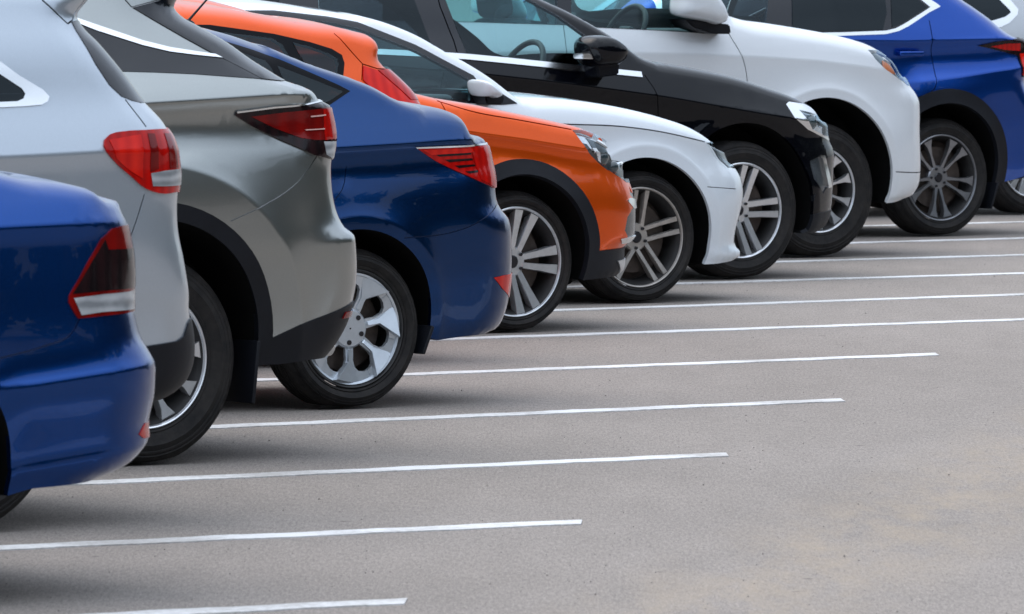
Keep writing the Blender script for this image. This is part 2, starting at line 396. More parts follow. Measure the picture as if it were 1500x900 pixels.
        for P in cr:
            for o in (-.05, -.025, -.01, .01, .025, .05):
                if len(P) > 1:
                    Tn = np.gradient(P, axis=0); Tn /= np.maximum(np.linalg.norm(Tn, axis=1), 1e-9)[:, None]; F.append(P + np.column_stack([-Tn[:, 1], Tn[:, 0]]) * o)
        x0, z0 = C.min(0); x1, z1 = C.max(0)
        gx = np.concatenate([np.arange(x0, s.uvis, gridh * 2.2), np.arange(s.uvis, x1, gridh)]); gz = np.arange(z0, z1, gridh)
        g = np.array([(a + (gridh * .5 if j % 2 else 0), b) for j, b in enumerate(gz) for a in gx])
        for P in cr:                                       # keep the rows beside creases regular
            if len(P) > 1: g = g[dist_poly(P, g) > .05]
        F.append(g)
        F = np.vstack(F); F = F[inside(C, F)]
        dm = np.full(len(F), 1e9)
        for c in cons: dm = np.minimum(dm, dist_poly(c, F))
        F = F[dm > .005]
        seen = {}; keep = []
        for i, p in enumerate(F):
            k = (int(p[0] / .009), int(p[1] / .009))
            if all((k[0] + a, k[1] + b) not in seen or np.hypot(*(F[seen[(k[0] + a, k[1] + b)]] - p)) > .009 for a in (-1, 0, 1) for b in (-1, 0, 1)):
                seen[k] = i; keep.append(i)
        V.extend(map(tuple, F[keep]))
        r = delaunay_2d_cdt([Vector(v) for v in V], Ed, [], 0, 1e-5)
        P2 = np.array([tuple(v) for v in r[0]]); T = np.array([f for f in r[2] if len(f) == 3])
        A2 = P2[T]; area = np.abs(np.cross(A2[:, 1] - A2[:, 0], A2[:, 2] - A2[:, 0])) / 2
        T = T[area > 1e-9]; cen = P2[T].mean(1); ok = inside(C, cen); T, cen = T[ok], cen[ok]
        # counter-clockwise in (x,z) as seen from the near side
        A2 = P2[T]; cr2 = np.cross(A2[:, 1] - A2[:, 0], A2[:, 2] - A2[:, 0]); T[cr2 < 0] = T[cr2 < 0][:, ::-1]
        Yv = s.Y(P2[:, 0], P2[:, 1]); near = np.column_stack([P2[:, 0], -Yv, P2[:, 1]])
        owner = np.full(len(T), -1)
        for k, f in enumerate(s.feat): owner[inside(f['P'], cen)] = k
        # contour index -> output vertex
        orig = r[3]; cmap = {}
        for vi, ids in enumerate(orig):
            for i in ids:
                if i < n: cmap[i] = vi
        # bridging strips
        K = 12; vv = np.linspace(-1, 1, K + 1)
        # smooth normals over flank and strips together
        nrm = np.zeros_like(near)
        A = near[T]; fn = np.cross(A[:, 1] - A[:, 0], A[:, 2] - A[:, 0])
        fl = np.linalg.norm(fn, axis=1, keepdims=True); fnu = fn / np.maximum(fl, 1e-12)
        for c in range(3):
            e1 = A[:, (c + 1) % 3] - A[:, c]; e2 = A[:, (c + 2) % 3] - A[:, c]
            cosv = (e1 * e2).sum(1) / np.maximum(np.linalg.norm(e1, axis=1) * np.linalg.norm(e2, axis=1), 1e-12)
            np.add.at(nrm, T[:, c], fnu * np.arccos(np.clip(cosv, -1, 1))[:, None])
        cn = np.roll(C, -1, 0) - np.roll(C, 1, 0); cn = np.column_stack([cn[:, 1], -cn[:, 0]]); cn /= np.maximum(np.linalg.norm(cn, axis=1), 1e-9)[:, None]
        strip = {'T': [], 'G': []}; bridge = [i for i in range(n) if s.runs[s.G[i]][0] in 'TGEF' or s.runs[s.G[i - 1]][0] in 'TGEF']
        sv = {}; SV = []; SN = []
        for i in bridge:
            grp = s.runs[s.G[i]][0]; cw = bulge if grp in 'EF' else crown; yc = Yv[cmap[i]]
            sv[i] = []
            for v in vv:
                q = C[i] + cn[i] * cw * (1 - v * v) * min(1, yc / .5)
                sv[i].append(len(SV)); SV.append((q[0], v * yc, q[1])); sl = 2 * cw * v / max(yc, .1)
                m = np.array([cn[i][0], sl, cn[i][1]]); SN.append(m / np.linalg.norm(m))
            nrm[cmap[i]] += np.array([cn[i][0], -2 * cw / max(yc, .1), cn[i][1]]) * 2.2
        nrm /= np.maximum(np.linalg.norm(nrm, axis=1), 1e-9)[:, None]
        SF = []; SG = []; SC = []
        for i in bridge:
            j = (i + 1) % n
            if s.runs[s.G[i]][0] not in 'TGEF' or j not in sv: continue
            for k in range(K):
                SF.append((sv[i][k], sv[i][k + 1], sv[j][k + 1], sv[j][k])); SG.append(i); SC.append(k)
        SV = np.array(SV); SN = np.array(SN)
        for i in bridge: SN[sv[i][0]] = nrm[cmap[i]]; m = nrm[cmap[i]] * [1, -1, 1]; SN[sv[i][-1]] = m
        owner_strip = []
        mid = (C + np.roll(C, -1, 0)) / 2 - cn * .004
        segown = np.full(n, -1)
        for k, f in enumerate(s.feat):
            if f['part'] != '*gap': segown[inside(f['P'], mid)] = k
        # ------ emit one part at a time
        off = np.array([-uoff, 0, 0])
        def emit(name, mats, sel, o=0, far=False, parent=root, skirt=.018, extra=None):
            Vv, Fv, Nv, Mi = [], [], [], []
            def add(sel, o, mi, skirt):
                t = T[sel]
                if not len(t): return
                ids = np.unique(t); mp = {v: len(Vv) + i for i, v in enumerate(ids)}
                pts = near[ids] + nrm[ids] * o; nn = nrm[ids].copy()
                if far: pts = pts * [1, -1, 1]; nn = nn * [1, -1, 1]
                Vv.extend(pts + off); nd = {v: nn[i] for i, v in enumerate(ids)}
                ec = {}
                for f in t:
                    ff = tuple(f[::-1]) if far else tuple(f)
                    Fv.append([mp[v] for v in ff]); Nv.extend(nd[v] for v in ff); Mi.append(mi)
                    for a, b in ((f[0], f[1]), (f[1], f[2]), (f[2], f[0])): ec[(a, b)] = 1
                if skirt:
                    for (a, b) in list(ec):
                        if (b, a) in ec: continue
                        pa, pb = np.array(Vv[mp[a]]), np.array(Vv[mp[b]]); na, nb = nd[a], nd[b]
                        i0 = len(Vv); Vv.extend([pa, pb, pb - nb * skirt, pa - na * skirt])
                        ff = [i0 + 1, i0, i0 + 3, i0 + 2]; e = np.cross(pb - pa, -na)
                        if not far: pass
                        else: ff = ff[::-1]; e = -e
                        nr = -e / max(np.linalg.norm(e), 1e-9)
                        Fv.append(ff); Nv.extend([nr] * 4); Mi.append(mi)
            for (a, b, c, d) in sel: add(a, b, c, d)
            if extra is not None:
                fs = extra
                ids = np.unique(np.array([SF[i] for i in fs])) if len(fs) else []
                mp = {v: len(Vv) + i for i, v in enumerate(ids)}
                for v in ids: Vv.append(SV[v] + SN[v] * (o if o else 0) + off)
                for i in fs:
                    Fv.append([mp[v] for v in SF[i]]); Nv.extend(SN[v] for v in SF[i]); Mi.append(0)
            if not Fv: return None
            return mesh_obj(name, Vv, Fv, mats, parent, Mi, Nv)
        # strips by owner
        sown = {}
        for i, (gi, k) in enumerate(zip(SG, SC)):
            grp = s.runs[s.G[gi]][0]; own = 'body'
            if grp == 'G' and 0 < k < K - 1: own = 'glass%d' % s.G[gi]
            elif segown[gi] >= 0:
                f = s.feat[segown[gi]]
                if k < f.get('wrap', 3): own = ('n', segown[gi])
                elif k >= K - f.get('wrap', 3): own = ('f', segown[gi])
            sown.setdefault(own, []).append(i)
        # body: near + far + strips + gaps (second material)
        gapk = [k for k, f in enumerate(s.feat) if f['part'] == '*gap']
        bsel = owner == -1; gsel = np.isin(owner, gapk)
        Vb = []
        parts = []
        o1 = emit('body', [paintmat, M[gap]], [(bsel, 0, 0, .02), (gsel, -.007, 1, 0)], extra=sown.get('body', []))
        o2 = emit('body', [paintmat, M[gap]], [(bsel, 0, 0, .02), (gsel, -.007, 1, 0)], far=True)
        # undersides (one sheet per run) and a liner for every wheel arch
        s.join(o1, o2)
        runs_ix = {}
        for i in range(n):
            if s.runs[s.G[i]][0] in 'BA': runs_ix.setdefault(s.G[i], []).append(i)
        for k, ids in runs_ix.items():
            seq = ids + [(ids[-1] + 1) % n]
            if len(set(cmap[i] for i in seq)) < 2: continue
            pts = [near[cmap[i]] for i in seq]
            if s.runs[k][0] == 'A':
                for sg in (1, -1):
                    Vr = [p * [1, sg, 1] + off for p in pts] + [(p + [0, .34, 0]) * [1, sg, 1] + off for p in pts]; c = len(pts)
                    mesh_obj('wheel_arch_liner', Vr, [(i, i + 1, c + i + 1, c + i) for i in range(c - 1)], M['underbody'], root)
            else:
                ext = np.linalg.norm(pts[0] - pts[-1])
                if ext < .05: continue
                Vr = [p + off for p in pts] + [p * [1, -1, 1] + off for p in pts]; c = len(pts)
                mesh_obj('undertray', Vr, [(i, i + 1, c + i + 1, c + i) for i in range(c - 1)], M['underbody'], root)
        made = {}
        for k, f in enumerate(s.feat):
            if f['part'] == '*gap': continue
            for far in ((False, True) if f['far'] else (False,)):
                par = root
                if f['parent'] is not None: par = made.get((f['parent'], far), root)
                ex = sown.get(('f' if far else 'n', k), [])
                m = M[f['mat']] if isinstance(f['mat'], str) else f['mat']
                sk = .018 + abs(f['off'])
                o = emit(f['part'], m, [(owner == k, f['off'], 0, sk if f['mat'] not in ('glass', 'privacy', 'glass_far') else 0)], o=f['off'], far=far, parent=par, extra=ex)
                if o is None: continue
                if f['label'] and not far: o['label'] = f['label']
                made[(k, far)] = o
                if f['cover']:
                    emit('lens', M[f['cover']], [(owner == k, .002, 0, 0)], o=.002, far=far, parent=o, extra=ex)
        gi = 0
        for own, fs in sown.items():
            if isinstance(own, str) and own.startswith('glass'):
                nm = s.glassnames.get(int(own[5:]), 'windscreen')
                emit(nm, M[glassmat], [], o=-.004, extra=fs)
        s.made = made; s.root = root
        return made
    def join(s, a, b):
        ma, mb = a.data, b.data; bm = bmesh.new()
        na = np.empty(len(ma.loops) * 3, np.float32); ma.corner_normals.foreach_get('vector', na)
        nb = np.empty(len(mb.loops) * 3, np.float32); mb.corner_normals.foreach_get('vector', nb)
        bm.from_mesh(ma); bm.from_mesh(mb); me = bpy.data.meshes.new('body'); bm.to_mesh(me); bm.free()
        for m in ma.materials: me.materials.append(m)
        N = np.concatenate([na, nb]).reshape(-1, 3)
        me.normals_split_custom_set([tuple(map(float, v)) for v in N])
        a.data = me; bpy.data.objects.remove(b); a.name = 'body'
# ------------------------------------------------------------------ wheels
def spoke_prism(bm, pts, y0, y1, inset=.004, dish=0.0, mat=0, twist=0, a0=0):
    """outline pts = (r, angle); front face at y0 (towards the viewer), back at y1; edges eased; dish sinks the hub end"""
    c = np.mean([(r * math.cos(a), r * math.sin(a)) for r, a in pts], 0)
    def yy(r, a): return y0 + dish * (1 - r / rmax) + twist * (a - a0) * r / rmax
    rmax = max(r for r, a in pts)
    F, Mid, B = [], [], []
    for r, a in pts:
        p = np.array([r * math.cos(a), r * math.sin(a)]); d = c - p; d = d / max(np.linalg.norm(d), 1e-6)
        q = p + d * inset
        F.append(bm.verts.new((q[0], yy(r, a), q[1]))); Mid.append(bm.verts.new((p[0], yy(r, a) + inset, p[1]))); B.append(bm.verts.new((p[0], y1, p[1])))
    n = len(pts); bm.faces.new(F).material_index = mat
    for X, Z in ((F, Mid), (Mid, B)):
        for i in range(n): bm.faces.new((X[i], Z[i], Z[(i + 1) % n], X[(i + 1) % n])).material_index = mat
def tyre_mesh(R, Rr, w):
    bm = bmesh.new(); h = w / 2; sw = R - Rr
    half = [(Rr + .002, h - .035), (Rr + .004, h - .006), (Rr + .012, h - .002), (Rr + .016, h - .005), (Rr + sw * .28, h + .003), (Rr + sw * .42, h + .006), (Rr + sw * .455, h + .0085), (Rr + sw * .49, h + .006), (Rr + sw * .58, h + .0045), (Rr + sw * .60, h + .0025), (Rr + sw * .62, h + .004), (Rr + sw * .70, h + .001), (Rr + sw * .72, h - .003), (Rr + sw * .76, h - .001), (Rr + sw * .80, h - .006), (R - .016, h - .012), (R - .006, h - .026), (R, h - .042)]
    tread = []
    for g in (.62, .22):
        a = (h - .042) * g
        tread += [(R + .001, a + .006), (R - .006, a + .004), (R - .006, a - .004), (R + .001, a - .006)]
    prof = [(r, -y) for r, y in half] + [(r, -y) for r, y in tread] + [(r, y) for r, y in tread[::-1]] + [(r, y) for r, y in half[::-1]]
    rings = bm_lathe(bm, prof, 120)
    # shoulder blocks: every third segment of the shoulder ring is notched
    for idx in (14, 15, len(prof) - 16, len(prof) - 15):
        for i in range(120):
            if i % 3 == 0:
                v = rings[idx][i]; v.co.x *= .985; v.co.z *= .985; v.co.y *= .97
    return bm
def make_wheel(root, u, side, R, ratio, style, W0, w=.225, mat='alloy', rot=0.0, dish=.03, steer=0, lip=0):
    """a wheel: tyre (part) > rim, brake_disc, hub_cap; the outer face looks along -y, mirrored for the far side"""
    Rr = R * ratio
    bm = tyre_mesh(R, Rr + .004, w); ty = from_bm('wheel', bm, M['rubber'], root, angle=50)
    ty.location = (u, side * (W0 - .03 - w / 2), R); ty.rotation_euler = (0, 0, (math.pi if side > 0 else 0) + rad(steer))
    # a loaded tyre is a little flattened where it meets the ground
    for v in ty.data.vertices:
        if v.co.z < -R * .93: v.co.z += min(.010, (-R * .93 - v.co.z) * .4); v.co.y *= 1 + (.02 if v.co.z < -R * .9 else 0)
    y0 = -w / 2 + .006
    bm = bmesh.new()
    bm_lathe(bm, [(Rr + .004, y0 + .008), (Rr + .005, y0 - .001), (Rr + .001, y0 - .004), (Rr - .003, y0 - .002), (Rr - .007, y0 + .006)], 96, lip)
    bm_lathe(bm, [(Rr - .007, y0 + .006), (Rr - .016, y0 + .020), (Rr - .030, y0 + .05), (Rr - .035, y0 + .12), (Rr - .02, w / 2 - .02)], 96, 1)
    TP = 2 * math.pi
    def hub(r, yoff):
        bm_lathe(bm, [(.0001, y0 + yoff), (r * .9, y0 + yoff), (r, y0 + yoff + .008), (r, y0 + yoff + .05)], 40)
    fs = y0 + .008
    if style.startswith('twin5'):
        th, wd, hi = {'twin5': (.19, .036, .34), 'twin5thin': (.135, .023, .55), 'twin5par': (.15, .034, .50)}[style]
        for k in range(5):
            a = TP * k / 5 + rot
            for sg in (-1, 1):
                ao = a + sg * th; wo, wi = (wd * 1.3, wd * .75) if style == 'twin5' else (wd * 1.1, wd * .95)
                ri = .055; ro = Rr - .006
                ai = a + sg * hi
                pts = []
                def pt(r, off, lo): # centre line interpolates from inner to outer angle; offset sideways
                    t = (r - ri) / (ro - ri); cx = (1 - t) * ri * math.cos(ai) + t * ro * math.cos(ao); cz = (1 - t) * ri * math.sin(ai) + t * ro * math.sin(ao)
                    dx, dz = ro * math.cos(ao) - ri * math.cos(ai), ro * math.sin(ao) - ri * math.sin(ai); l = math.hypot(dx, dz)
                    cx += -dz / l * off; cz += dx / l * off; return (math.hypot(cx, cz), math.atan2(cz, cx))
                spoke_prism(bm, [pt(ri, -wi / 2, 0), pt((ri + ro) / 2, -(wi + wo) / 4, 0), pt(ro, -wo / 2, 0), pt(ro, wo / 2, 0), pt((ri + ro) / 2, (wi + wo) / 4, 0), pt(ri, wi / 2, 0)], fs, fs + .045, .004, dish)
        hub(.072, .008 + dish * .8)
    elif style == 'wedge7':      # plastic cover of broad wedges with slots between
        nsp = 7
        for k in range(nsp):
            a = TP * k / nsp + rot; ro = Rr - .012
            h = math.pi / nsp + .004
            # cover plate with a slot to either side of the spoke, set back
            spoke_prism(bm, [(.05, a - .40), (.095, a - .20), (.125, a - .14), (ro * .72, a - .16), (ro * .80, a - .24), (ro * .84, a - .36), (ro * .845, a - h), (ro, a - h), (ro, a), (ro, a + h), (ro * .845, a + h), (ro * .84, a + .36), (ro * .80, a + .24), (ro * .72, a + .16), (.125, a + .14), (.095, a + .20), (.05, a + .40)], fs + .006, fs + .03, .003, .020)
            # raised wedge facet, flaring to the rim
            spoke_prism(bm, [(.080, a - .10), (ro * .60, a - .10), (ro * .99, a - .40), (ro * .99, a - .02), (ro * .99, a + .20), (ro * .60, a + .08), (.080, a + .10)], fs - .004, fs + .02, .005, .026, 0, .055, a)
        bm_lathe(bm, [(Rr - .003, fs + .012), (Rr - .010, fs - .002), (Rr - .018, fs + .001), (Rr - .022, fs + .02)], 96)
        hub(.078, .018)
    elif style in ('multi10', 'multi10v'):
        for k in range(10):
            a = TP * k / 10 + rot + (.10 if k % 2 else -.10) * (style == 'multi10v'); ro = Rr - .006; wv = .018 + .016
            spoke_prism(bm, [(.06, a - .20), (ro * .55, a - .068), (ro * .85, a - .085), (ro, a - .14), (ro, a + .14), (ro * .85, a + .085), (ro * .55, a + .068), (.06, a + .20)], fs, fs + .045, .010, dish)
        hub(.075, .008 + dish * .75)
    elif style == 'split5':      # five broad spokes, each forked, dark pockets
        for k in range(5):
            a = TP * k / 5 + rot; ro = Rr - .006
            spoke_prism(bm, [(.06, a - .42), (.12, a - .20), (ro * .8, a - .20), (ro, a - .25), (ro, a + .10), (ro * .8, a + .06), (.12, a + .20), (.06, a + .42)], fs, fs + .04, .005, dish)
            spoke_prism(bm, [(.08, a + .35), (ro * .6, a + .40), (ro, a + .44), (ro, a + .56), (ro * .6, a + .50), (.08, a + .6)], fs + .01, fs + .04, .003, dish)
        hub(.075, .008 + dish * .75)
    rim = from_bm('rim', bm, [M[mat], M['barrel']], ty, angle=35)
    bm = bmesh.new(); r = .030 if style != 'wedge7' else .004
    bm_lathe(bm, [(.0001, fs - .006 + dish * .7), (r * .8, fs - .006 + dish * .7), (r, fs + dish * .7), (r, fs + dish * .7 + .02)], 28)
    for k in range(5):
        a = TP * (k + .5) / 5 + rot
        for rr_, yy, mi in ((.0075, .002, 0), ):
            c = Vector((.055 * math.cos(a), fs + dish * .72, .055 * math.sin(a)))
            g = bmesh.ops.create_cone(bm, cap_ends=True, segments=10, radius1=.0125 if style == 'wedge7' else .0095, radius2=.010 if style == 'wedge7' else .0075, depth=.016, matrix=Matrix.Translation(c) @ Matrix.Rotation(rad(90), 4, 'X'))
    from_bm('hub_cap', bm, M['alloy_bright'] if style == 'multi10' else M['gloss_black'], ty)
    bm = bmesh.new(); bm_lathe(bm, [(.06, y0 + .075), (Rr * .72, y0 + .075), (Rr * .72, y0 + .10), (.06, y0 + .10)], 48)
    bm_lathe(bm, [(.0001, y0 + .13), (Rr - .03, y0 + .13)], 48)
    bm_box(bm, (-.62 * Rr, y0 + .075, .12), (.07, .05, .16), Matrix.Rotation(rad(15), 3, 'Y'), .01)
    from_bm('brake_disc', bm, M['disc'], ty)
    return ty
def copy_wheel(w, u, side, W0, width):
    c = w.copy(); COL.objects.link(c); c.location = (u, side * (W0 - .03 - width / 2), w.location.z); c.rotation_euler = (0, .7, math.pi if side > 0 else 0)
    for ch in w.children: d = ch.copy(); COL.objects.link(d); d.parent = c
    return c
# ------------------------------------------------------------------ cabin, underbody, mirrors
def underbody(root, xa, xb, W0, z0=.21, z1=.60, wheels=()):
    bm = bmesh.new(); bm_box(bm, ((xa + xb) / 2, 0, (z0 + z1) / 2), (xb - xa, 2 * (W0 - .33), z1 - z0), bev=.03)
    xs = sorted([xa] + [v for (u, r) in wheels for v in (u - r, u + r)] + [xb])
    for a, b in zip(xs[0::2], xs[1::2]):
        if b - a > .1: bm_box(bm, ((a + b) / 2, 0, (z0 + .02 + z1) / 2), (b - a - .02, 2 * (W0 - .10), z1 - z0 - .06), bev=.02)
    from_bm('underbody', bm, M['underbody'], root)
def make_seat(root, x, y, z, d, m='seat'):
    def piece(name, c, s, ang, bev, par):
        bm = bmesh.new(); bm_box(bm, (0, 0, 0), s, Matrix.Rotation(-d * rad(ang), 3, 'Y'), bev); bmesh.ops.translate(bm, vec=c, verts=bm.verts); return from_bm(name, bm, M[m], par)
    o = piece('seat', (x + d * .05, y, z + .10), (.52, .50, .18), -4, .05, root)
    piece('backrest', (x - d * .26, y, z + .46), (.15, .50, .64), 14, .055, o); piece('headrest', (x - d * .37, y, z + .86), (.11, .27, .17), 10, .045, o)
def cabin(root, d, xdash, zbelt, W0, m='seat', rear=True, zfloor=.42, wheel=True, side=0):
    """d = +1 when the car faces its right-hand end; driver sits on the car's left unless side says otherwise"""
    yd = W0 * .42 * (side or (1 if d > 0 else -1))
    for y in (yd, -yd): make_seat(root, xdash - d * .92, y, zfloor, d, m)
    if rear:
        bm = bmesh.new(); bm_box(bm, (xdash - d * 1.85, 0, zfloor + .45), (.16, W0 * 1.45, .66), None, .05); bm_box(bm, (xdash - d * 1.6, 0, zfloor + .1), (.5, W0 * 1.45, .2), None, .05)
        from_bm('rear_bench', bm, M[m], root)
    bm = bmesh.new(); bm_box(bm, (xdash, 0, zbelt - .13), (.52, W0 * 1.62, .22), None, .06); bm_box(bm, (xdash - d * .10, yd, zbelt - .015), (.22, .34, .09), None, .035)
    from_bm('dashboard', bm, M['trim_dark'], root)
    if wheel:
        bm = bmesh.new(); Rm = Matrix.Rotation(-d * rad(62), 3, 'Y'); n, k = 40, 10
        rg = [[bm.verts.new(Rm @ Vector(((.185 + .016 * math.cos(2 * math.pi * j / k)) * math.cos(2 * math.pi * i / n), (.185 + .016 * math.cos(2 * math.pi * j / k)) * math.sin(2 * math.pi * i / n), .016 * math.sin(2 * math.pi * j / k)))) for j in range(k)] for i in range(n)]
        for i in range(n):
            for j in range(k): bm.faces.new((rg[i][j], rg[(i + 1) % n][j], rg[(i + 1) % n][(j + 1) % k], rg[i][(j + 1) % k]))
        bm_box(bm, (0, 0, 0), (.10, .12, .04), Rm, .015); bm_box(bm, (0, 0, 0), (.02, .36, .02), Rm, .006)
        bmesh.ops.translate(bm, vec=(xdash - d * .40, yd, zbelt - .005), verts=bm.verts); from_bm('steering_wheel', bm, M['trim_dark'], root)
def side_mirror(root, body, pts, uoff, mat, yb=.02, depth=.20, base=None, insert=None, basemat='gloss_black', both=True):
    """door mirror: outline traced in side view, rounded into a shell standing out from the flank"""
    P = np.array([body.raw(p, -.12) for p in pts]); P = np.array(spline(list(P), .012, True)); c = P.mean(0)
    n = len(P); out = []
    for side in ((-1, 1) if both else (-1,)):
        bm = bmesh.new(); rings = []
        for y, k in ((yb - .02, .55), (yb, .80), (yb + .025, .94), (yb + .06, 1.0), (yb + .11, .99), (yb + .16, .92), (yb + .19, .78), (yb + .205, .5), (yb + .21, .2)):
            yy = (body.W0 - .05 + y) * side
            rings.append([bm.verts.new((c[0] + (p[0] - c[0]) * k - uoff, yy, c[1] + (p[1] - c[1]) * k)) for p in P])
        for a, b in zip(rings[:-1], rings[1:]):
            for i in range(n): bm.faces.new((a[i], a[(i + 1) % n], b[(i + 1) % n], b[i]))
        bm.faces.new(rings[-1]); bm.faces.new(rings[0])
        o = from_bm('side_mirror', bm, mat, root, angle=70); out.append(o)
        if base is not None:
            B = np.array([body.raw(p, -.06) for p in base]); bm = bmesh.new()
            r0 = [bm.verts.new((p[0] - uoff, (body.W0 - .09) * side, p[1])) for p in B]; r1 = [bm.verts.new((p[0] - uoff, (body.W0 + .10) * side, p[1])) for p in B]
            for i in range(len(B)): bm.faces.new((r0[i], r0[(i + 1) % len(B)], r1[(i + 1) % len(B)], r1[i]))
            bm.faces.new(r0); bm.faces.new(r1); bmesh.ops.bevel(bm, geom=bm.edges[:], offset=.008, segments=2, affect='EDGES')
            from_bm('mirror_foot', bm, M[basemat], o)
        if insert is not None:
            I = np.array([body.raw(p, -.20) for p in insert]); bm = bmesh.new(); yo = (body.W0 - .05 + yb + .17) * side; yi = (body.W0 - .05 + yb + .08) * side
            r0 = [bm.verts.new((p[0] - uoff, yo, p[1])) for p in I]; r1 = [bm.verts.new((p[0] - uoff, yi, p[1])) for p in I]
            for i in range(len(I)): bm.faces.new((r0[i], r0[(i + 1) % len(I)], r1[(i + 1) % len(I)], r1[i]))
            bm.faces.new(r0); bmesh.ops.bevel(bm, geom=bm.edges[:], offset=.005, segments=2, affect='EDGES'); from_bm('indicator', bm, M['satin_chrome'], o)
    return out
def finish(root, body, uoff):
    """place the car"""
    p = body.P0 + body.a * uoff
    root.location = (p[0], p[1], 0); root.rotation_euler = (0, 0, math.atan2(body.a[1], body.a[0]))
def m_(*p): return [('m', a, b) for a, b in p]
HEAD = 57
SEC_SEDAN_UP = [(0, 0), (.06, -.016), (.16, -.05), (.27, -.10), (.40, -.17), (.62, -.28)]
SEC_SUV_UP = [(0, 0), (.08, -.012), (.20, -.038), (.32, -.075), (.45, -.125), (.62, -.205), (.8, -.29)]
SEC_DN = [(-.9, -.12), (-.62, -.06), (-.45, -.015), (-.28, .002), (-.14, -.004), (-.05, -.006), (0, 0)]
# ------------------------------------------------------------------ paints
BLUE1 = paint('blue_paint', (.003, .046, .215), .90, .25, dirt=.04, coat=.6)
WHITE2 = paint('silver_white_paint', (.46, .51, .565), .7, .32, dirt=.2)
SILVER3 = paint('silver_paint', (.31, .325, .318), .96, .29, dirt=.4, dust=(.16, .15, .13), coat=.9)
BLUE4 = paint('deep_blue_paint', (.003, .034, .130), .92, .25, dirt=.05, coat=.6)
ORANGE5 = paint('orange_paint', (.74, .088, .008), .45, .32, dirt=.2, coat=.5)
ORANGE6 = paint('bright_orange_paint', (.74, .088, .004), .6, .28, dirt=.3, dust=(.16, .07, .03), coat=.6)
WHITE7 = paint('white_paint', (.68, .725, .765), .1, .35, dirt=.3)
BLACK8 = paint('black_paint', (.0010, .0013, .0030), 0, .4, dirt=.03, dust=(.06, .05, .045), coat=.8, spec=.03)
WHITE9 = paint('pearl_white_paint', (.70, .725, .75), .1, .35, dirt=.15)
BLUE10 = paint('vivid_blue_paint', (.004, .055, .31), .86, .28, dirt=.1, coat=.8)
SILVER11 = paint('grey_silver_paint', (.46, .48, .50), .6, .34, dirt=.3)

def bottoms(body, zb, archs, right):
    """bottom runs from the left end to the right end with the wheel arches between; archs = (u, zc, Ra) left to right"""
    runs = []
    for (u, zc, Ra) in archs:
        A = body.arch(u, zc, Ra, zb, zb); runs += [('B', [A[0], A[0]], 0, 0), ('A', A, 0, 0)]
    return runs + [('B', [A[-1]] + right, 0, 0)]
def arch_trim(body, k, w, mat='black_plastic'):
    u, zc, Ra = body.arches[k]; a0, a1 = rad(-45), rad(225)
    o = [('m', u + (Ra + w) * math.cos(a), zc + (Ra + w) * math.sin(a)) for a in np.linspace(a0, a1, 48)]
    i = [('m', u + (Ra - .05) * math.cos(a), zc + (Ra - .05) * math.sin(a)) for a in np.linspace(a1, a0, 40)]
    body.region('arch_trim', mat, o + i, off=.010)
def wheels(root, body, uoff, us, ratio, style, mat='alloy', rot=0., w=.225, dish=.03, steer=None, lip=0):
    first = make_wheel(root, us[0] - uoff, -1, body.R, ratio, style, body.W0, w, mat, rot, dish, 0, lip)
    for u in us:
        for side in (-1, 1):
            if (u, side) == (us[0], -1): continue
            copy_wheel(first, u - uoff, side, body.W0, w)
def slab(root, name, mat, body, uoff, p, q, y0, y1, th, bev=.004):
    """thin upright panel across the car between two heights (mud flap)"""
    a, b = body.raw(p), body.raw(q); bm = bmesh.new(); L = b - a; ln = np.linalg.norm(L)
    ang = math.atan2(L[0], L[1]); bm_box(bm, (0, 0, 0), (th, y1 - y0, ln), Matrix.Rotation(ang, 3, 'Y'), bev)
    bmesh.ops.translate(bm, vec=((a[0] + b[0]) / 2 - uoff, (y0 + y1) / 2, (a[1] + b[1]) / 2), verts=bm.verts)
    return from_bm(name, bm, M[mat], root)
def bead(root, name, mat, body, uoff, px, r, depth=.02, sx=1):
    q = body.surf(px); y = -float(body.Y(q[0], q[1])) + depth
    bm = bmesh.new(); bmesh.ops.create_uvsphere(bm, u_segments=24, v_segments=14, radius=r); bmesh.ops.scale(bm, vec=(sx, .6, 1), verts=bm.verts)
    bmesh.ops.translate(bm, vec=(q[0] - uoff, y, q[1]), verts=bm.verts); return from_bm(name, bm, M[mat], root)
CARS = 'cars parked side by side in the angled bays'
def car_root(name, label, cat='car'):
    r = empty(name, (0, 0, 0)); tag(r, label, cat, CARS); return r

